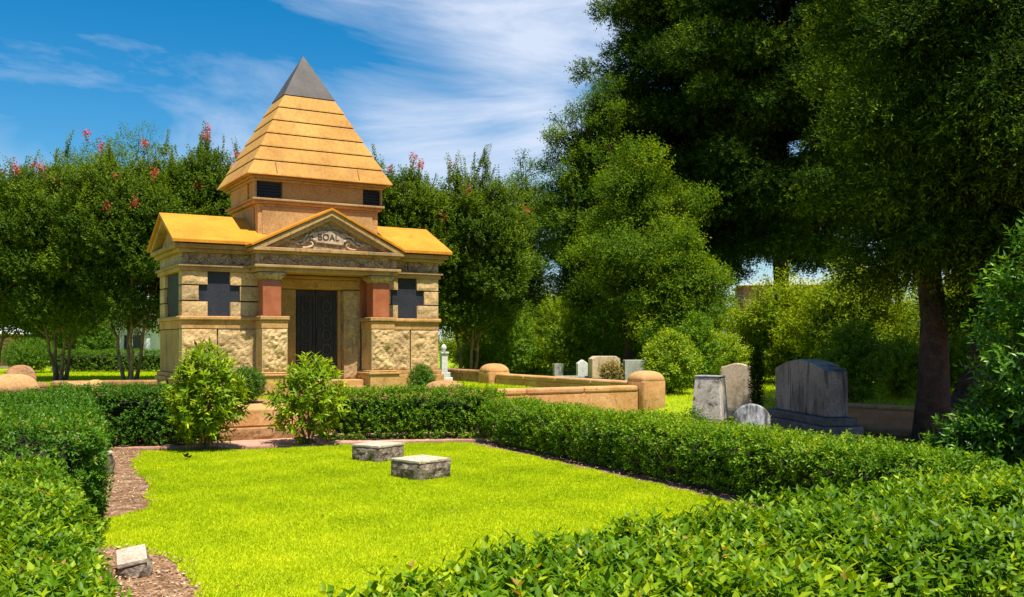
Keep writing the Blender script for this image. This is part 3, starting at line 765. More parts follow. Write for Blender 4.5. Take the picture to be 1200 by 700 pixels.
rough_stone('marker_stone', 493, 560, .50, .48, .20, R(-43), 'low rough stone block on the lawn, the nearer and right of the pair', 'pair of low stone blocks on the lawn', 2)
rough_stone('edge_stone', 119, 556, .22, .22, .24, R(28), 'small pale corner stone at the far end of the upper soil patch', None, 3)
e4 = rough_stone('edge_stone', 158, 672, .17, .30, .11, R(22), 'small pale corner stone in front of the lower round soil patch', None, 4)

e4.rotation_euler = (R(7), R(-9), R(22))
# ------------------------------------------------------------------ headstones
def sink(x, y): return gh(x, y) - .03
# big dark tomb
bt = empty('family_headstone', (4.55, 14.85, sink(4.6, 14.85)), R(-85 + 2)); tag(bt, 'largest headstone, dark streaked granite slab with peaked top on a heavy base', 'headstone')
boxes('base', [(-1.12, 1.12, -.32, .32, 0, .40), (-1.05, 1.05, -.26, .26, .402, .52)], M['tomb_base'], bt, .02)
hh0 = .523
prism('slab', [(-.93, hh0), (.93, hh0), (.93, hh0 + .66), (.84, hh0 + .69), (.45, hh0 + .78), (.0, hh0 + .82), (-.45, hh0 + .78), (-.84, hh0 + .69), (-.93, hh0 + .66)], 'y', -.17, .17, M['tomb_dark'], bt, .02)
# stained tapering monument
p = at(832, 16.2, 0)
g2 = empty('tapered_headstone', (p[0], p[1], sink(p[0], p[1])), R(-30)); tag(g2, 'pale tapering block monument with black stains, left of the dark family stone', 'headstone')
boxes('base', [(-.36, .36, -.32, .32, 0, .22), (-.29, .29, -.27, .27, .222, .33)], M['tomb_base'], g2, .02)
bm = bmesh.new()
q0, q1 = [(-.26, -.2), (.26, -.2), (.26, .2), (-.26, .2)], [(-.21, -.155), (.21, -.155), (.21, .155), (-.21, .155)]
A = [bm.verts.new((x, y, .333)) for x, y in q0]; B = [bm.verts.new((x, y, 1.03)) for x, y in q1]; bm.faces.new(A[::-1]); bm.faces.new(B)
for k in range(4): bm.faces.new((A[k], A[(k + 1) % 4], B[(k + 1) % 4], B[k]))
bm_obj('shaft', bm, M['tomb_marble'], g2, .012)
boxes('cap', [(-.222, .222, -.167, .167, 1.032, 1.06)], M['tomb_grey'], g2, .012)

def arch_slab(w, h, top, n=16):
    """front outline of a slab; top: 'flat','round','serp','point','hip'"""
    P = [(-w / 2, 0), (w / 2, 0)]
    if top == 'flat': P += [(w / 2, h), (-w / 2, h)]
    if top == 'round':
        r = h - w * .42
        P += [(w / 2 * math.cos(a), r + w * .42 * math.sin(a)) for a in np.linspace(0, PI, n)]
    if top == 'serp':
        P += [(w / 2 - w * t, h - .05 * w + .12 * w * math.sin(t * PI) ** 1.5) for t in np.linspace(0, 1, n)]
    if top == 'point': P += [(w / 2, h * .8), (0, h), (-w / 2, h * .8)]
    if top == 'hip': P += [(w / 2, h * .88), (w * .36, h), (-w * .36, h), (-w / 2, h * .88)]
    return P
def headstone(px, d, w, h, th, top, mat, rz, label, base=None, name='headstone', group='small headstones beyond the walls', cap=None):
    p = at(px, d, 0); r_ = empty(name, (p[0], p[1], sink(p[0], p[1])), rz); tag(r_, label, 'headstone', group)
    z0 = 0
    if base:
        boxes('base', [(-w / 2 - .07, w / 2 + .07, -th / 2 - .07, th / 2 + .07, 0, base)], M['tomb_base'], r_, .015); z0 = base + .002
    o = prism('slab', [(x, z + z0) for x, z in arch_slab(w, h - z0, top)], 'y', -th / 2, th / 2, mat, r_, .015)
    if cap:
        boxes('cap', [(-w / 2 - .03, w / 2 + .03, -th / 2 - .03, th / 2 + .03, h + .002, h + .05)], cap, r_, .012)
    return r_
headstone(864, 18.6, .60, .98, .2, 'serp', M['tomb_tan'], R(-18), 'tan slab headstone with gently curved top behind the stained monument', .14)
headstone(881, 13.0, .47, .79, .14, 'round', M['marble_streak'], R(-8), 'small round-topped white headstone with dark drip streaks behind the hedge', None)
headstone(654, 30, .30, .52, .16, 'flat', M['tomb_grey'], R(20), 'small upright grey stone, leftmost of the row beyond the side wall', .1)
headstone(682, 29, .32, .66, .18, 'point', M['marble_white'], R(15), 'small pointed white marble marker right of the little grey stone', .1)
headstone(708, 28, .84, .78, .4, 'hip', M['tomb_tan'], R(12), 'broad tan headstone with hipped top behind a tan shrub', .14)
headstone(743, 26.5, .58, .70, .22, 'flat', M['tomb_grey'], R(10), 'plain grey flat-topped slab just left of the bright bush', .08)
p = at(672, 28.3, 0); o = boxes('grave_coping', [(-.5, .5, -.12, .12, 0, .2)], M['tomb_grey'], None, .02); o.location = (p[0], p[1], sink(p[0], p[1])); tag(o, 'low grey grave coping between the grey stone and white marker', 'grave coping')
# small white pillar with urn right of the mausoleum
p = at(520, 27.5, 0); r_ = empty('pillar_monument', (p[0], p[1], .42), R(25)); tag(r_, 'slim pale pillar monument standing against the right side of the mausoleum', 'monument')
boxes('base', [(-.2, .2, -.2, .2, 0, .16), (-.15, .15, -.15, .15, .162, .3)], M['marble_white'], r_, .015)
boxes('shaft', [(-.09, .09, -.09, .09, .302, .82), (-.12, .12, -.12, .12, .822, .88)], M['marble_white'], r_, .012)
v, f, r = tube_geo([(0, 0, .88), (0, 0, .92), (0, 0, 1.0), (0, 0, 1.05), (0, 0, 1.1)], [.03, .05, .09, .06, .01], 12); np_mesh('urn', v, f, M['marble_white'], r_, smooth=True)

# low brick wall right
def brick_wall(a, b, z0, z1, th, label):
    a = np.array(a); b = np.array(b); L = np.linalg.norm(b - a); ang = math.atan2(b[1] - a[1], b[0] - a[0])
    r_ = empty('brick_wall', (a[0], a[1], z0), ang); tag(r_, label, 'low wall')
    bm = bmesh.new(); rough_box(bm, 0, L, -th / 2, th / 2, -.1, z1 - z0 - .06, .02, .05, 'F'); bm_obj('wall_body', bm, M['brick'], r_)
    bm = bmesh.new(); n = int(L / .6)
    for i in range(n): bbox(bm, L * i / n + .004, L * (i + 1) / n - .004, -th / 2 - .03, th / 2 + .03, z1 - z0 - .058, z1 - z0)
    bm_obj('coping', bm, M['curb'], r_, .015)
brick_wall(at(955, 17.4, 0)[:2], at(1120, 15.4, 0)[:2], .12, .52, .3, 'low orange brick wall with pale coping between the dark headstone and the cedar trunk')
wall_run('plot_curb', at(975, 15.9, 0)[:2], at(1110, 14.2, 0)[:2], .1, .26, .3, M['curb_dark'], 'low brown curb in front of the orange brick wall near the cedar', None)

# ------------------------------------------------------------------ hedges
def hedge(name, path, width, height, mat, leaf, dens, label, cat='hedge', z0=0.0, batter=.06, nodes=3, slen=.09, lod=0, hj=.05, seed=0, ends=True, extra=0, group=None, clip=None):
    path = np.array(path, float); seg = np.diff(path, axis=0); sl = np.linalg.norm(seg, axis=1); cum = np.concatenate([[0], np.cumsum(sl)]); L = cum[-1]
    # surface params
    hw = width / 2
    per = 2 * height + width
    area = per * L + (2 * width * height if ends else 0)
    n = int(area * dens)
    def frame(s):
        i = np.clip(np.searchsorted(cum, s, side='right') - 1, 0, len(sl) - 1)
        t = nrm(seg)[i]; c = path[i] + t * (s - cum[i])[:, None]
        return c, t, np.stack([t[:, 1], -t[:, 0]], 1)
    def surf(s, q, depth):
        # q: 0..per around the section; rounded shoulders through superellipse-like clamp
        c, t, nn = frame(s)
        zq = np.where(q < height, q, np.where(q < height + width, height, per - q))
        xq = np.where(q < height, -hw, np.where(q < height + width, q - height - hw, hw))
        nx_ = np.where(q < height, -1.0, np.where(q < height + width, 0.0, 1.0)); nz_ = np.where((q >= height) & (q < height + width), 1.0, 0.0)
        # rounding near shoulder
        k = .14
        ez_ = np.clip((zq - (height - k)) / k, 0, 1); ex = np.clip((np.abs(xq) - (hw - k)) / k, 0, 1)
        r_ = ez_ * ex
        zq = zq - r_ * k * .35; xq = xq - np.sign(xq) * r_ * k * .35
        nx_ = nx_ + np.sign(xq) * ex * ez_ * .8 ; nz_ = nz_ + ez_ * .5 * ex
        # narrower at the bottom
        low = 1 - np.clip(zq / height, 0, 1)
        xq = xq * (1 - batter * low * 2)
        P0 = np.stack([c[:, 0] + nn[:, 0] * xq, c[:, 1] + nn[:, 1] * xq, zq], 1)
        w = snoise(P0, 2.2, seed) * hj + snoise(P0, 7.0, seed + 1) * hj * .5
        nv = nrm(np.stack([nn[:, 0] * nx_, nn[:, 1] * nx_, nz_ + 1e-3], 1))
        P0 = P0 + nv * (w - depth)[:, None]
        P0[:, 2] = np.maximum(P0[:, 2], .06)
        return P0, nv
    s = rng.uniform(0, L, n); q = rng.uniform(0, per, n); dp = rng.exponential(.06, n) - .025
    P, nv = surf(s, q, dp)
    if ends:
        m = int(width * height * dens)
        for e, sg in ((0.0, -1), (L, 1)):
            c, t, nn = frame(np.full(m, min(e, L - 1e-4)))
            xq = rng.uniform(-hw, hw, m); zq = rng.uniform(0.06, height, m)
            bulge = .12 * (1 - (xq / hw) ** 2) * sg
            E_ = np.stack([c[:, 0] + nn[:, 0] * xq + t[:, 0] * bulge, c[:, 1] + nn[:, 1] * xq + t[:, 1] * bulge, zq], 1)
            E_[:, :2] -= t * sg * rng.exponential(.05, m)[:, None]
            P = np.concatenate([P, E_]); nv = np.concatenate([nv, np.column_stack([t * sg, np.zeros(m)])]); dp = np.concatenate([dp, np.full(m, .03)])
    keep = rng.uniform(0, 1, len(P)) < np.clip(.35 + P[:, 2] / .12, 0, 1)
    keep &= (snoise(P, 4.5, seed + 9) > -.78)
    keep &= (snoise(P, 9.0, seed + 12) > -.52)
    P, nv, dp = P[keep], nv[keep], dp[keep]
    P[:, 2] += z0
    D = nrm(nv * .75 + UP * .65 + rvec(len(P)) * .55)
    big = snoise(P, 1.1, seed + 4) * .25
    val = np.clip(rng.beta(2, 2.4, len(P)) + big, 0, 1)
    ln = slen * rng.uniform(.5, 1.3, len(P))
    parts = [shoots_geo(P, D, ln, nodes, leaf, leaf * .48, 1.0, lod, val)]
    if extra:     # stray shoots sticking up out of the top
        s = rng.uniform(0, L, extra); q = rng.uniform(height + .1, height + width - .1, extra)
        P2, _ = surf(s, q, np.zeros(extra)); P2[:, 2] += z0
        parts.append(shoots_geo(P2, nrm(UP + rvec(extra) * .3), rng.uniform(.08, .2, extra), 5, leaf * .75, leaf * .3, 1.0, lod, rng.uniform(.5, 1, extra)))
    root = empty(name, (path[0][0], path[0][1], z0)); root_loc = np.array(root.location)
    v, f, r = merge(parts)
    np_mesh('foliage', v - root_loc, f, mat, root, rnd=r)
    # twiggy inner mass: same section pulled in
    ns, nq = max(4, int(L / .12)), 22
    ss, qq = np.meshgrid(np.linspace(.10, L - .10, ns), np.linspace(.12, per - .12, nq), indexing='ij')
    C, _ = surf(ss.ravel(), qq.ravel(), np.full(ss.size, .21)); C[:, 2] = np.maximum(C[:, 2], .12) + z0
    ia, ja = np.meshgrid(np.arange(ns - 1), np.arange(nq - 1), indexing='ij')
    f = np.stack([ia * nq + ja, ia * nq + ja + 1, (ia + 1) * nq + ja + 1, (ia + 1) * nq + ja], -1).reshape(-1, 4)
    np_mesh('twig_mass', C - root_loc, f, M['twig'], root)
    # stems
    tb = []
    for k in range(int(L / .22)):
        s_ = np.array([rng.uniform(.1, L - .1)]); c, t, nn = frame(s_)
        b = np.array([c[0][0], c[0][1], z0 - .02]) + np.append(nn[0] * rng.uniform(-hw * .6, hw * .6), 0)
        for _ in range(3):
            e = b + np.array([rng.normal(0, .12), rng.normal(0, .12), height * rng.uniform(.5, .8)])
            tb.append(tube_geo(curve_pts(b, e, 5), np.linspace(.012, .004, 5), 5))
    v, f, r = merge(tb); tag(np_mesh('stems', v - root_loc, f, M['bark_pale'], root), kind='stuff')
    tag(root, label, cat, group); return root

# near hedge bottom right
far = [np.array(p) for p in ((-.72, 3.35), (.2, 4.3), (1.1, 5.12), (2.2, 5.85), (3.4, 6.45), (5.2, 7.1))]
def offset_path(pts, d):
    pts = np.array(pts, float); t = nrm(np.gradient(pts, axis=0)); n = np.stack([t[:, 1], -t[:, 0]], 1); return pts + n * d
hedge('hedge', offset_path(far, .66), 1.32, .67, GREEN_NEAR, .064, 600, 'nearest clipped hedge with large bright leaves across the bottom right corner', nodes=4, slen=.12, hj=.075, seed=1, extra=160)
# right hedge bounding the lawn
rb = np.array([(-.55, 15.25), (.35, 13.45), (1.25, 11.7), (2.05, 10.1), (2.85, 8.5), (3.25, 7.7)])
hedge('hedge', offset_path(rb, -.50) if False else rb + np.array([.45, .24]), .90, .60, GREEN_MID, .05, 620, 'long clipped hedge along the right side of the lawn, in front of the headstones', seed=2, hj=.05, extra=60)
# back hedge right part
hedge('hedge', [(-2.95, 15.62), (-1.6, 15.85), (-.25, 15.95)], .72, .78, GREEN_MID, .05, 560, 'dark green clipped hedge at the back of the lawn, right of the steps', seed=3, lod=0)
# back-left hedge
hedge('hedge', [(-6.75, 14.45), (-5.0, 14.95)], .78, .88, GREEN_DEEP, .05, 560, 'dark clipped hedge at the back left of the lawn, left of the steps', seed=4)
# left side hedges
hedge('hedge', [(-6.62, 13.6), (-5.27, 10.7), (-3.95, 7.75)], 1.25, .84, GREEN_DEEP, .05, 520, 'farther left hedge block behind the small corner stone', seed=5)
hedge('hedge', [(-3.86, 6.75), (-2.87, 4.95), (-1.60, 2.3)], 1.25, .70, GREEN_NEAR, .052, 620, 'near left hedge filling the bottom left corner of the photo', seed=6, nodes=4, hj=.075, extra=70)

# ------------------------------------------------------------------ shrubs and trees
def bush(name, loc, h, r, mat, leaf, nsh, label, cat='shrub', nodes=4, slen=.16, loose=.35, upb=.5, lod=0, stems=9, group=None, squash=1.0, shape='egg', seed=0, wr=.36, bark='bark_pale', zmin=.08):
    x, y, z = loc
    root = empty(name, (x, y, z)); tag(root, label, cat, group)
    d = rvec(nsh); rad = rng.uniform(0, 1, nsh) ** .38
    P = d * rad[:, None]
    t = (P[:, 2] + 1) / 2
    if shape == 'cone': sc = np.clip(1.15 * (1 - t) + .08, 0, 1.0)
    elif shape == 'ball': sc = np.ones(nsh)
    else: sc = 1 - .25 * t
    lump = 1 + loose * snoise(d * 1.0, 2.6, seed)
    P2 = np.stack([P[:, 0] * r * sc * lump, P[:, 1] * r * sc * squash * lump, zmin + t * (h - zmin) * (1 + (loose * .25) * snoise(d, 3.0, seed + 3))], 1)
    keep = snoise(P2 / r, 3.2, seed + 7) > -(.9 - loose)
    P2 = P2[keep]; d = d[keep]; rad = rad[keep]
    D = nrm(d * .8 + UP * upb + rvec(len(d)) * .45)
    val = np.clip(rng.beta(2, 2.2, len(d)) + .2 * snoise(P2, 2.5 / r, seed + 2), 0, 1)
    v, f, r_ = shoots_geo(P2, D, slen * rng.uniform(.6, 1.3, len(d)), nodes, leaf, leaf * wr, 1.0, lod, val)
    np_mesh('foliage', v, f, mat, root, rnd=r_)
    tb = []
    for k in range(stems):
        a = rng.uniform(0, 2 * PI); q = np.array([math.cos(a) * r * .55, math.sin(a) * r * .55, h * rng.uniform(.55, .85)]) * rng.uniform(.6, 1.0)
        b = np.array([rng.normal(0, .006), rng.normal(0, .006), -.03])
        tb.append(tube_geo(curve_pts(b, q, 6), np.linspace(.006 + .008 * h, .004, 6), 5))
    tb.append(tube_geo([(0, 0, -.06), (0, 0, .0), (0, 0, .06)], [.05, .04, .02], 8))
    v, f, _ = merge(tb); np_mesh('stems', v, f, M[bark], root)
    return root
p = at(240, 14.1, 0); bush('lime_shrub', (p[0], p[1], 0), 1.50, .56, SHRUB_LIME, .135, 470, 'tall loose lime green shrub left of the stone steps', nodes=4, slen=.13, loose=.35, seed=11, group='pair of lime shrubs flanking the steps', wr=.36)
p = at(361, 14.8, 0); bush('lime_shrub', (p[0], p[1], 0), 1.36, .55, SHRUB_LIME, .135, 350, 'loose lime green shrub right of the stone steps, below the door', nodes=4, slen=.13, loose=.38, seed=14, group='pair of lime shrubs flanking the steps', wr=.36)
p = at(289, 17.2, 0); bush('round_shrub', (p[0], p[1], .45), .68, .33, GREEN_DEEP, .045, 1500, 'small clipped ball bush at the left foot of the porch', loose=.05, shape='ball', nodes=3, slen=.06, seed=15, group='clipped ball bushes by the mausoleum', cat='shrub')
p = at(494, 19.6, 0); bush('round_shrub', (p[0], p[1], .45), .66, .30, GREEN_DEEP, .045, 1200, 'small clipped conical bush at the right wing of the mausoleum', loose=.05, shape='egg', nodes=3, slen=.06, seed=16, group='clipped ball bushes by the mausoleum')
# glossy shrub at right edge
p = at(1185, 9.0, 0); bush('glossy_shrub', (p[0] + .72, p[1], .0), 2.05, .95, MAGNOLIA, .105, 1900, 'large glossy leaved shrub at the right edge in front of the cedar trunks', nodes=5, slen=.2, loose=.25, seed=21, wr=.36, stems=14)
p = at(1215, 8.6, 0); bush('glossy_shrub', (p[0] + .1, p[1], 0.0), 2.62, .62, MAGNOLIA, .10, 900, 'tallest glossy shrub shoot cut off by the right edge of the photo', nodes=5, slen=.22, loose=.3, seed=22, wr=.34)
p = at(1150, 8.8, 0); bush('glossy_shrub', (p[0], p[1], 0.0), 1.0, .42, MAGNOLIA, .10, 420, 'low glossy shoots at the foot of the large right edge shrub, left of it', nodes=5, slen=.2, loose=.3, seed=23)
# left background
p = at(35, 34.5, 0); bush('round_shrub', (p[0], p[1], .42), 1.3, .9, CYPRESS, .07, 2600, 'big clipped round bush at far left under the myrtle branches', loose=.07, shape='ball', nodes=3, slen=.1, seed=17, lod=1)
p = at(115, 37.5, 0); bush('cone_conifer', (p[0], p[1], .42), 2.6, .88, CYPRESS, .09, 3200, 'bright conical evergreen between the two left crape myrtles', cat='conifer', loose=.15, shape='cone', nodes=3, slen=.16, seed=18, lod=1)
hedge('hedge', [at(66, 36, 0)[:2], at(125, 36, 0)[:2], at(196, 36, 0)[:2]], .8, .78, CYPRESS, .06, 220, 'distant low hedge in front of the conical evergreen', z0=.42, seed=8, lod=1)

def tree(name, base, trunk_top, r0, clumps, mat, leaf, nsh, nodes, slen, label, cat='tree', bark='bark', upb=.4, wr=.4, lod=1, stems=1, flat=.8, bloom=None, nb=0, group=None, limb=.35, spread=1.0, seed=0, lean=(0, 0), inner=.25, stem_spread=.5, plumes=0):
    root = empty(name, tuple(base)); tag(root, label, cat, group)
    C = np.array([c[0] for c in clumps], float); Rr = np.array([c[1] for c in clumps], float)
    tb = []; trunks = []
    for s in range(stems):
        a = 2 * PI * s / max(1, stems) + rng.uniform(0, 1)
        off = np.array([math.cos(a), math.sin(a), 0]) * (stem_spread if stems > 1 else 0)
        b0 = off * .18 + np.array([0, 0, -.1]); t0 = off * 1.0 + np.array([lean[0], lean[1], trunk_top])
        pts = curve_pts(b0, t0, 12, 0, .10 if stems > 1 else .06); trunks.append(pts)
        rr = np.linspace(r0, r0 * .3, 12); rr[0] *= 1.45; rr[1] *= 1.12
        tb.append(tube_geo(pts, rr, 10, .04))
    for c, rad in zip(C, Rr):
        pts = trunks[rng.integers(len(trunks))]
        zt = c[2] - limb * np.linalg.norm(c[:2] - pts[6][:2]) - .2
        i = int(np.argmin(np.abs(pts[:, 2] - zt))); i = max(3, i)
        st_ = pts[i]; L = np.linalg.norm(c - st_)
        if L < .2: continue
        tb.append(tube_geo(curve_pts(st_, c, 7, .06, .15), np.linspace(min(r0 * .35, .02 + .016 * L), .008, 7), 6))
        for _ in range(3):
            e = c + rvec(1)[0] * rad * .8
            tb.append(tube_geo(curve_pts(c - (c - st_) * .15, e, 4), np.linspace(.012, .004, 4), 4))
    v, f, _ = merge(tb); np_mesh('trunk', v, f, M[bark], root, smooth=True)
    ids = np.repeat(np.arange(len(C)), np.maximum(1, (nsh * (Rr / Rr.mean()) ** 2)).astype(int)); n = len(ids)
    d = rvec(n); rad = rng.uniform(0, 1, n) ** (inner + .2)
    P = C[ids] + d * (rad * Rr[ids])[:, None] * np.array([1, 1, flat])
    tone = rng.uniform(-.3, .34, len(C))[ids]
    out = nrm(C[ids] - np.array([lean[0] * .5, lean[1] * .5, C[:, 2].mean()]))
    D = nrm(d * .7 + out * .35 + UP * upb + rvec(n) * .4)
    val = np.clip(rng.beta(3, 4.2, n) + tone, 0, 1)
    geo = [shoots_geo(P, D, slen * rng.uniform(.6, 1.4, n), nodes, leaf, leaf * wr, spread, lod, val)]
    tips = None
    if plumes:
        tp_ = np.where(C[:, 2] > np.percentile(C[:, 2], 30))[0]; sel = rng.choice(tp_, plumes)
        Bp = C[sel] + nrm(rvec(plumes) * .9 + UP * .7) * (Rr[sel] * .75)[:, None]; Dp = nrm(UP + rvec(plumes) * .32 + out[0] * 0)
        Lp = rng.uniform(.35, .9, plumes)
        for rep_ in range(3): geo.append(shoots_geo(Bp + rvec(plumes) * .05, nrm(Dp + rvec(plumes) * .06), Lp, 10, leaf * .95, leaf * wr * .9, .75, lod, rng.uniform(.3, .95, plumes)))
        tips = Bp + Dp * Lp[:, None]
    v, f, r_ = merge(geo)
    np_mesh('crown', v, f, mat, root, rnd=r_)
    if bloom is not None and nb:
        B = tips[rng.choice(len(tips), nb)]
        m = 70; Q = np.repeat(B, m, 0) + rng.normal(0, .06, (nb * m, 3)) * np.array([1, 1, 1.5])
        v, f, r2 = leaf_geo(Q, rvec(len(Q)), rvec(len(Q)), .05, .045, .2, .1, 1)
        np_mesh('blossom', v, f, bloom, root, rnd=r2)
    return root

def ell_clumps(c, r, n, rad, seed=0, shell=.55, sp=1.0, cut=None):
    tries = 0
    r3 = np.random.default_rng(500 + seed); out = []
    c = np.array(c, float); r = np.array(r, float)
    while len(out) < n:
        d = r3.normal(size=3); d /= np.linalg.norm(d)
        k = shell + (1 - shell) * r3.uniform(0, 1)
        if r3.uniform() < .25: k *= r3.uniform(.2, 1)
        p = c + d * r * k
        if cut and not cut(p): continue
        tries += 1
        if tries < n * 40 and any(np.linalg.norm((p - q) * np.array([1, 1, 1.2])) < rad * sp for q, _ in out): continue
        out.append((p, rad * r3.uniform(.6, 1.35)))
    return out
def gz(px, d, py):  # height above the ground at that point
    p = at(px, d, 0); return EYE - (py - 400) / F * d - gh(p[0], p[1])
def up_spikes(cl, n, zmin, seed, dz=.8):
    r3 = np.random.default_rng(900 + seed); idx = [i for i, c in enumerate(cl) if c[0][2] > zmin]
    for _ in range(n):
        c, r = cl[idx[r3.integers(len(idx))]]; cl.append((c + np.array([r3.normal(0, .25), r3.normal(0, .25), r3.uniform(.3, dz)]), r * r3.uniform(.25, .45)))
    return cl
# crape myrtles: (px, d, crown centre py, rx, rz, label)
cm = [(70, 28, 292, 2.3, 2.2, 4, 14, 'crape myrtle with slim stems rising behind the left curb, red blossoms', BLOOM),
      (152, 27.5, 292, 2.2, 2.25, 4, 5, 'many-stemmed crape myrtle just left of the mausoleum side wall', BLOOM),
      (-15, 28, 302, 2.3, 2.2, 3, 6, 'crape myrtle at the left edge of the photo with pink blossom tips', PINKBLOOM),
      (240, 28.5, 278, 1.6, 2.4, 3, 6, 'tall crape myrtle directly behind the left wing roof', BLOOM),
      (475, 29.5, 298, 1.8, 2.3, 3, 5, 'crape myrtle rising behind the right wing roof beside the pyramid', BLOOM),
      (548, 30, 305, 1.8, 2.3, 3, 3, 'crape myrtle standing to the right of the mausoleum', BLOOM)]
for i, (px, d, cy, rx, rz, ns_, nb_, lb, bl) in enumerate(cm):
    p = at(px, d, 0); g0 = gh(p[0], p[1]); cz = gz(px, d, cy)
    cl = ell_clumps((0, 0, cz), (rx, rx * .8, rz), 74, .56, seed=i, shell=.45)
    cl = up_spikes(cl, 10, cz + rz * .35, i, .8)
    tree('crape_myrtle', (p[0], p[1], g0), cz - .3, .055, cl, MYRTLE, .10, 230, 3, .20, lb, stems=4 if i < 2 else 3, bark='bark_pale', upb=.9, wr=.45, bloom=bl, nb=nb_ * 2, plumes=150, group='crape myrtles around the mausoleum', stem_spread=.75, spread=.8, limb=.6)
# dense round tree behind the left myrtles
p = at(125, 47, 0); cl = ell_clumps((0, 0, 6.6), (5.2, 3.6, 4.3), 90, 1.0, seed=31)
tree('broadleaf_tree', (p[0], p[1], .42), 5.5, .2, cl, OAK, .13, 90, 3, .34, 'dense round green tree whose top shows above the left crape myrtles', group='broadleaf trees in the background')
p = at(5, 49, 0); cl = ell_clumps((0, 0, 5.0), (6.0, 3.6, 4.2), 90, 1.05, seed=32)
tree('broadleaf_tree', (p[0], p[1], .42), 5, .2, cl, OAK, .14, 80, 3, .34, 'dark tree in shade behind the far left myrtle and round bush', group='broadleaf trees in the background')

# mid trees, right of the mausoleum
def bgtree(px, d, top, bot, rpx, mat, label, n=80, rad=.75, leaf=.12, seed=0, nsh=105, r0=.16, name='broadleaf_tree', ns=3, bark='bark', **kw):
    p = at(px, d, 0); g0 = gh(p[0], p[1]); zt, zb_ = gz(px, d, top), max(.5, gz(px, d, bot)); rx = rpx / F * d
    r3 = np.random.default_rng(seed * 13); H = zt - zb_; cl = []
    nl = 6
    for q in range(nl):
        t = (q + .5) / nl; wd = rx * (.72 + .38 * math.sin(PI * t ** .8) - .25 * t ** 3) * r3.uniform(.85, 1.15)
        c_ = (r3.uniform(-1, 1) * rx * .45, r3.uniform(-.6, .3) * rx * .5, zb_ + H * (t * .86 + .02))
        cl += ell_clumps(c_, (wd * .68, wd * .6, H * .20), max(6, n // nl), rad, seed=seed * 7 + q, shell=.3, sp=1.25)
    cl = up_spikes(cl, n // 6, zb_ + H * .4, seed, .7)
    return tree(name, (p[0], p[1], g0), max(1.0, (zt + zb_) / 2 + .2 * (zt - zb_)), r0, cl, mat, leaf, nsh, ns, .3, label, group='broadleaf trees in the background', bark=bark, flat=.55, **kw)
bgtree(612, 40, 198, 400, 78, OAK, 'mid green tree with a low crown behind the right crape myrtle', seed=41, n=75)
bgtree(680, 34, 100, 392, 55, OAK, 'tall slender airy tree whose thin top stands against the sky left of the cedars', seed=42, rad=.5, leaf=.11, n=100, nsh=110, r0=.12)
bgtree(600, 34, 300, 425, 62, OAK, 'low broad green tree beyond the side wall, right of the mausoleum', seed=52, rad=.55, leaf=.11, n=70, r0=.08)
bgtree(705, 37, 270, 425, 70, OAK, 'low dark-centred tree behind the row of little headstones', seed=53, rad=.6, leaf=.12, n=75, r0=.09)
bgtree(738, 30.5, 178, 385, 92, MIDLIME, 'yellow-green tree lit by the sun in front of the dark cedar', seed=43, rad=.62, leaf=.10, n=110, nsh=120)
bgtree(565, 36, 330, 425, 55, LIME_TREE, 'low bright tree right behind the mausoleum end', seed=44, rad=.5, leaf=.09, n=55, r0=.07)
bgtree(800, 29, 285, 415, 50, MIDLIME, 'small shaded tree under the dark cedar, left of the pale gap', seed=45, rad=.5, leaf=.10, n=60, r0=.08)
bgtree(1010, 25, 318, 425, 80, LIME_TREE, 'bright low tree behind the large dark headstone', seed=46, rad=.6, leaf=.10, n=80, r0=.10)
bgtree(1150, 24.5, 300, 440, 85, LIME_TREE, 'yellow-green tree seen between and behind the two cedar trunks', seed=47, rad=.6, leaf=.10, n=80, r0=.10)
bgtree(915, 27, 342, 430, 58, LIME_TREE, 'pale low tree in the gap beside the far brick building', seed=48, rad=.6, leaf=.11, n=55, r0=.09)

# big cedars
def cedar(px, d, label, r0, ztop, tiers, trunk_h, seed, leaf, nsh, rad, lean=(0, 0), nodes=4, cut=None, extra=(), off=(0, 0)):
    p = at(px, d, 0); g0 = gh(p[0], p[1]); r3 = np.random.default_rng(seed); cl = []
    for (z, rr, n) in tiers:
        for k in range(n):
            a = r3.uniform(0, 2 * PI); q = rr * math.sqrt(r3.uniform(.08, 1.0))
            for _ in range(12):
                c_ = np.array([math.cos(a) * q + lean[0] * z / trunk_h + off[0], math.sin(a) * q + lean[1] * z / trunk_h + off[1], z + r3.normal(0, .35) - .12 * q])
                if (cut is None or cut(c_)) and not any(np.linalg.norm((c_ - o_) * np.array([1, 1, 1.5])) < rad * 1.08 for o_, _r in cl): break
                a = r3.uniform(0, 2 * PI); q = rr * math.sqrt(r3.uniform(.08, 1.0))
            if cut is not None and not cut(c_): continue
            cl.append((c_, rad * r3.uniform(.6, 1.35)))
    cl += [(np.array(e[:3], float), e[3]) for e in extra]
    for c_, r_ in [cl[i] for i in r3.choice(len(cl), len(cl) // 2, replace=False)]:      # ragged fronds past the edge
        h_ = np.array([c_[0] - off[0], c_[1] - off[1], 0]); k_ = np.linalg.norm(h_) + .01
        q_ = c_ + h_ / k_ * r_ * r3.uniform(.8, 1.5) + np.array([0, 0, r3.uniform(-.4, .7) * r_])
        if cut is None or cut(q_): cl.append((q_, r_ * r3.uniform(.35, .6)))
    return tree('cedar_tree', (p[0], p[1], g0), trunk_h, r0, cl, CEDAR, leaf, nsh, nodes, .34, label, cat='tree', bark='bark', upb=.12, wr=.34, lod=1, flat=.5, limb=.15, spread=.7, group='big dark cedars', lean=lean, inner=.3)
T1 = [(3.1, 1.6, 9), (3.8, 2.1, 18), (4.6, 2.35, 24), (5.5, 2.4, 26), (6.5, 2.4, 24), (7.6, 1.6, 12), (8.8, 1.2, 8), (9.8, .8, 4)]
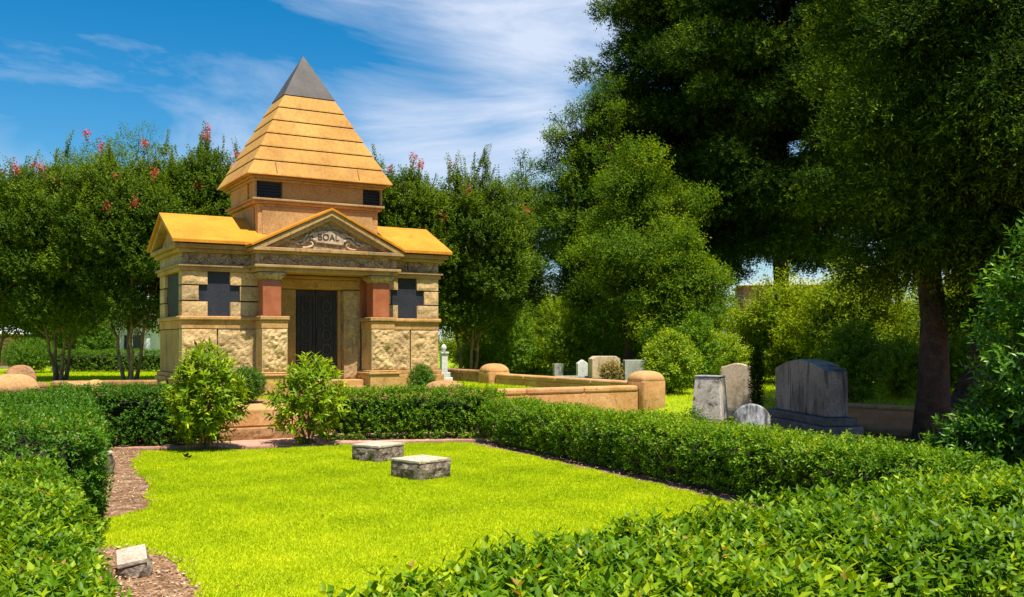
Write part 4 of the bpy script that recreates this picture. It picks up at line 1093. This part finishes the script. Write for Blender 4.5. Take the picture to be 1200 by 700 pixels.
cedar(1092, 14.2, 'massive cedar with straight reddish trunk behind the right end of the hedge', .21, 12, T1, 11, 61, .085, 330, .60, off=(.7, .0), cut=lambda c: c[0] > -.7,
      extra=[(x_, y_, z_, r_) for x_, y_, z_, r_ in ((-.5, -1.3, 3.0, .5), (.35, -1.5, 2.9, .55), (.9, -1.2, 3.3, .6), (-.2, -1.6, 3.7, .6), (-1.0, -1.2, 3.6, .6), (.6, -1.7, 4.2, .65), (-.5, -1.7, 4.6, .65), (-1.3, -1.3, 4.5, .6), (1.3, -1.5, 4.7, .65), (.3, -1.9, 5.2, .65), (-1.0, -1.7, 5.5, .65), (1.2, -1.7, 5.8, .6), (-.2, -1.9, 6.1, .65), (.7, -1.9, 6.8, .65), (-.8, -1.6, 6.7, .6), (1.6, -1.2, 3.9, .55), (.2, -1.8, 7.6, .6))])
T2 = [(5.2, 3.6, 14), (6.4, 5.2, 28), (7.6, 5.9, 40), (9.6, 6.1, 46), (11.6, 6.0, 46), (13.6, 5.6, 40), (15.8, 5.0, 32), (18, 4.0, 20), (20, 2.4, 10)]
cedar(915, 36, 'tall dense dark cedar filling the upper middle right of the sky', .32, 18, T2, 19, 62, .14, 360, 1.15)
cedar(1126, 16.8, 'leaning cedar trunk seen behind and right of the straight one', .24, 12, [(4.4, 2.2, 12), (5.5, 3.0, 20), (7, 3.2, 24), (8.5, 3.0, 20), (10.5, 2.6, 16), (12, 2.0, 10)], 11, 63, .11, 300, .8, lean=(3.2, 1.0))
cedar(765, 37, 'cedar with a brown trunk standing left of the tall dense one', .26, 12, [(4.2, 1.6, 8), (5.4, 2.3, 14), (6.6, 2.6, 18), (7.8, 2.6, 18), (9, 2.0, 12), (10, 1.2, 6)], 9.5, 64, .15, 150, .8)

# bright background shrubs
bs = [(785, 22.5, 392, 470, 32, SHRUB_LIME, 'bright leafy bush right of the domed corner post'), (625, 36, 385, 430, 45, SHRUB_LIME, 'low bright shrub behind the small grey and white markers'),
      (600, 31.5, 362, 430, 34, GREEN_MID, 'fresh green shrub between the two domed side wall posts, in the background'), (655, 32, 350, 432, 38, SHRUB_LIME, 'taller yellow-green shrub rising behind the little grey marker stones'),
      (700, 32, 372, 430, 30, GREEN_MID, 'green shrub right behind the broad tan headstone'), (815, 24.5, 372, 455, 30, GREEN_MID, 'leafy green shrub between the domed corner post and the stained monument'),
      (560, 33, 388, 432, 30, SHRUB_LIME, 'low shrub just right of the mausoleum behind the side wall'), (690, 38, 385, 425, 42, SHRUB_LIME, 'farthest low sunlit shrub beyond the row of little headstones'),
      (1000, 19.5, 382, 485, 38, GREEN_MID, 'fresh green bush directly behind the large dark headstone'), (845, 26, 395, 440, 34, SHRUB_LIME, 'yellow green shrub behind the stained tapering monument'),
      (1055, 21, 400, 480, 30, SHRUB_LIME, 'yellow shrub between the dark headstone and the straight cedar trunk'), (930, 27, 370, 450, 38, SHRUB_LIME, 'bright shrub behind the left end of the dark headstone'),
      (1125, 22, 395, 475, 28, SHRUB_LIME, 'yellow shrub visible between the two cedar trunks'), (1190, 20, 380, 470, 40, GREEN_MID, 'green bush at far right behind the leaning cedar')]
for i, (px, d, top, bot, rpx, mt, lb) in enumerate(bs):
    p = at(px, d, 0); g0 = gh(p[0], p[1]); h_ = EYE - (top - 400) / F * d - g0
    bush('background_shrub', (p[0], p[1], g0), max(.7, h_), rpx / F * d, mt, .09, 1500, lb, loose=.25, nodes=4, slen=.2, lod=1, seed=30 + i, group='bright shrubs behind the headstones')
p = at(716, 26.5, 0); bush('tan_shrub', (p[0], p[1], gh(p[0], p[1])), .55, .3, TANLEAF, .09, 300, 'small tan and olive shrub in front of the broad tan headstone', nodes=4, slen=.15, lod=1, seed=50)
p = at(887, 17.2, 0); bush('column_juniper', (p[0], p[1], gh(p[0], p[1])), 1.45, .13, CEDAR, .07, 420, 'thin dark columnar juniper between the tan slab and the dark headstone', cat='conifer', nodes=4, slen=.14, loose=.15, upb=2.2, seed=51, lod=1)
p = at(812, 15.4, 0); bush('creeping_plant', (p[0], p[1], gh(p[0], p[1])), .5, .2, GREEN_DEEP, .06, 120, 'leafy vine at the left foot of the stained tapering monument', nodes=4, slen=.14, loose=.3, seed=52)

# ------------------------------------------------------------------ far buildings
def house(name, x, y, w, l, h, rh, rz, wall, roof, label, z0=.4, wins=2):
    r_ = empty(name, (x, y, z0), rz); tag(r_, label, 'building')
    boxes('wall', [(-w / 2, w / 2, -l / 2, l / 2, 0, h)], wall, r_, .01)
    prism('roof', [(-w / 2 - .3, h + .003), (w / 2 + .3, h + .003), (0, h + rh)], 'y', -l / 2 - .25, l / 2 + .25, roof, r_)
    for k in range(wins):
        cx = -w / 2 + w * (k + .5) / wins
        wn = boxes('window', [(cx - .4, cx + .4, -l / 2 - .03, -l / 2 - .004, h * .35, h * .75)], M['house_glass'], r_, 0)
        boxes('frame', [(cx - .5, cx - .41, -l / 2 - .06, -l / 2 - .004, h * .32, h * .78), (cx + .41, cx + .5, -l / 2 - .06, -l / 2 - .004, h * .32, h * .78), (cx - .02, cx + .02, -l / 2 - .06, -l / 2 - .034, h * .35, h * .75)], M['white_paint'], wn, 0)
    return r_
p = at(165, 52, 0); house('white_house', p[0], p[1], 1.7, 5, 2.0, 1.2, R(12), M['white_paint'], M['grey_roof'], 'small white house glimpsed between the left crape myrtle stems', wins=1)
p = at(-22, 40, 0); house('brick_house', p[0], p[1], 1.5, 4, 1.5, .4, R(0), M['far_brick'], M['grey_roof'], 'red brick building with white trim at the far left edge')
p = at(915, 62, 0); house('brick_building', p[0], p[1], 5.2, 6, 4.6, .6, R(-8), M['far_brick'], M['white_paint'], 'distant red brick building with pale roof seen below the dark cedar', wins=3)

# far woods closing the horizon
n = 300; parts = []
cl = []
for i in range(260):
    ang = rng.uniform(-40, 40); dd = rng.uniform(58, 85); x = math.sin(R(ang)) * dd; y = math.cos(R(ang)) * dd
    zc = rng.uniform(.5, 4.6) ; cl.append((np.array([x, y, zc]), rng.uniform(1.2, 2.2)))
C = np.array([c[0] for c in cl]); Rr = np.array([c[1] for c in cl]); ids = np.repeat(np.arange(len(C)), 260)
d = rvec(len(ids)); P = C[ids] + d * (Rr[ids] * rng.uniform(.3, 1, len(ids)) ** .5)[:, None]; P[:, 2] = np.maximum(P[:, 2], .2)
v, f, r = shoots_geo(P, nrm(d + UP * .5), .5, 2, .26, .16, 1.0, 1, np.clip(rng.uniform(0, 1, len(ids)) + rng.uniform(-.2, .2, len(C))[ids], 0, 1))
tag(np_mesh('distant_woods', v, f, OAK, rnd=r), 'distant green woods closing the horizon behind the cemetery', 'woods', kind='stuff')

nl_ = 70; lpa = np.array(lp); Q = rng.uniform(lpa.min(0), lpa.max(0), (nl_ * 3, 2)); Q = Q[in_poly(Q, lpa)][:nl_]
v, f, r = leaf_geo(np.column_stack([Q, np.full(len(Q), .03)]), rvec(len(Q)) * np.array([1, 1, .2]), nrm(UP + rvec(len(Q)) * .4), .045, .022, .5, -.1, 0)
tag(np_mesh('lawn_litter', v, f, TANLEAF, rnd=r), 'sparse small dry leaves scattered over the plot lawn', 'leaf litter', kind='stuff')
# dead leaf on the lawn
v, f, r = leaf_geo(np.array([[-4.35, 12.98, .045], [-4.33, 12.99, .05], [-4.36, 12.96, .05]]), np.array([[1, .1, .25], [-1, .2, .3], [.6, -.5, .6]]), np.array([[0, 0, 1.0], [.2, 0, 1], [0, .4, 1]]), .09, .05, .6, -.2, 0)
tag(np_mesh('fallen_leaf', v, f, M['dry']), 'dark curled dead leaf lying on the lawn near the back left hedge', 'leaf')

# ------------------------------------------------------------------ sky, sun, camera
SUN_EL, SUN_AZ = 68.0, -56.0     # azimuth: direction to the sun measured from +x towards +y
az = R(SUN_AZ); el = R(SUN_EL)
sd = Vector((math.cos(el) * math.cos(az), math.cos(el) * math.sin(az), math.sin(el)))
w = bpy.data.worlds.new('World'); S.world = w; w.use_nodes = True; nt = w.node_tree; nt.nodes.clear()
out = nt.nodes.new('ShaderNodeOutputWorld'); bg = nt.nodes.new('ShaderNodeBackground'); bg.inputs[1].default_value = .075
sky = nt.nodes.new('ShaderNodeTexSky'); sky.sky_type = 'NISHITA'; sky.sun_disc = False
sky.sun_elevation = el; sky.sun_rotation = math.atan2(sd.x, sd.y); sky.altitude = 200; sky.air_density = 1.0; sky.dust_density = .6; sky.ozone_density = 3.0
hs_ = N(nt, 'ShaderNodeHueSaturation', Hue=.493, Saturation=1.5, Value=.95); nt.links.new(sky.outputs[0], hs_.inputs['Color'])
tc = nt.nodes.new('ShaderNodeTexCoord')
sep = nt.nodes.new('ShaderNodeSeparateXYZ'); nt.links.new(tc.outputs['Generated'], sep.inputs[0])
def mnode(op, a, b=None):
    n_ = nt.nodes.new('ShaderNodeMath'); n_.operation = op
    for i, q in enumerate((a, b)):
        if q is None: continue
        if isinstance(q, (int, float)): n_.inputs[i].default_value = q
        else: nt.links.new(q, n_.inputs[i])
    return n_.outputs[0]
zc_ = mnode('MAXIMUM', sep.outputs[2], .06)
px_ = mnode('DIVIDE', sep.outputs[0], zc_); py_ = mnode('DIVIDE', sep.outputs[1], zc_)
cmb = nt.nodes.new('ShaderNodeCombineXYZ'); nt.links.new(px_, cmb.inputs[0]); nt.links.new(py_, cmb.inputs[1])
mp = N(nt, 'ShaderNodeMapping'); mp.inputs['Rotation'].default_value = (0, R(17), 0); mp.inputs['Scale'].default_value = (1.7, 1.7, 6.5); mp.inputs['Location'].default_value = (3.1, 1.4, .6)
nt.links.new(tc.outputs['Generated'], mp.inputs[0])
cn = N(nt, 'ShaderNodeTexNoise', Scale=1.6, Detail=12.0, Roughness=.6, Distortion=.7); nt.links.new(mp.outputs[0], cn.inputs['Vector'])
def blob(dx, dz, lo, hi):
    dv = Vector((dx, 1, dz)).normalized()
    vm = nt.nodes.new('ShaderNodeVectorMath'); vm.operation = 'DOT_PRODUCT'; nt.links.new(tc.outputs['Generated'], vm.inputs[0]); vm.inputs[1].default_value = dv
    mr = nt.nodes.new('ShaderNodeMapRange'); mr.interpolation_type = 'SMOOTHERSTEP'; nt.links.new(vm.outputs['Value'], mr.inputs[0])
    mr.inputs[1].default_value = math.cos(R(hi)); mr.inputs[2].default_value = math.cos(R(lo)); return mr.outputs[0]
bsum = mnode('MULTIPLY', blob(.06, .37, 1, 10), .17)
bsum = mnode('ADD', bsum, mnode('MULTIPLY', blob(-.05, .225, 0, 9), .15))
bsum = mnode('ADD', bsum, mnode('MULTIPLY', blob(-.42, .16, 0, 14), .15))
bsum = mnode('ADD', bsum, mnode('MULTIPLY', blob(-.50, .36, 2, 14), -.25))
cf = mnode('ADD', cn.outputs['Fac'], bsum)
low = nt.nodes.new('ShaderNodeMapRange'); nt.links.new(sep.outputs[2], low.inputs[0]); low.inputs[1].default_value = .28; low.inputs[2].default_value = .02; low.inputs[3].default_value = 0; low.inputs[4].default_value = .16
cf = mnode('ADD', cf, low.outputs[0])
cr = ramp(nt, cf, [(.45, (0, 0, 0)), (.60, (.30,) * 3), (.80, (.9,) * 3)])
cm_ = nt.nodes.new('ShaderNodeMix'); cm_.data_type = 'RGBA'
nt.links.new(cr.outputs[0], cm_.inputs[0]); nt.links.new(hs_.outputs[0], cm_.inputs[6]); cm_.inputs[7].default_value = (5.2, 5.8, 7.0, 1)
nt.links.new(cm_.outputs[2], bg.inputs[0]); nt.links.new(bg.outputs[0], out.inputs[0])

sl = bpy.data.lights.new('sun', 'SUN'); sl.energy = 4.6; sl.angle = R(.5); sl.color = (1, .93, .80)
so = bpy.data.objects.new('sun', sl); col.objects.link(so); so.rotation_euler = sd.to_track_quat('Z', 'Y').to_euler()

cd = bpy.data.cameras.new('camera'); cam = bpy.data.objects.new('camera', cd); col.objects.link(cam)
cam.location = (0, 0, EYE); cam.rotation_euler = (R(90), 0, 0)
cd.sensor_width = 36; cd.lens = 36 * F / 1200; cd.shift_y = 50 / 1200; cd.clip_end = 3000; cd.clip_start = .05
S.camera = cam
S.view_settings.view_transform = 'Standard'; S.view_settings.look = 'None'; S.view_settings.gamma = 1; S.view_settings.exposure = .95
S.view_settings.use_curve_mapping = False
S.cycles.max_bounces = 6; S.cycles.transparent_max_bounces = 4; S.cycles.diffuse_bounces = 3; S.cycles.transmission_bounces = 3; S.cycles.glossy_bounces = 2
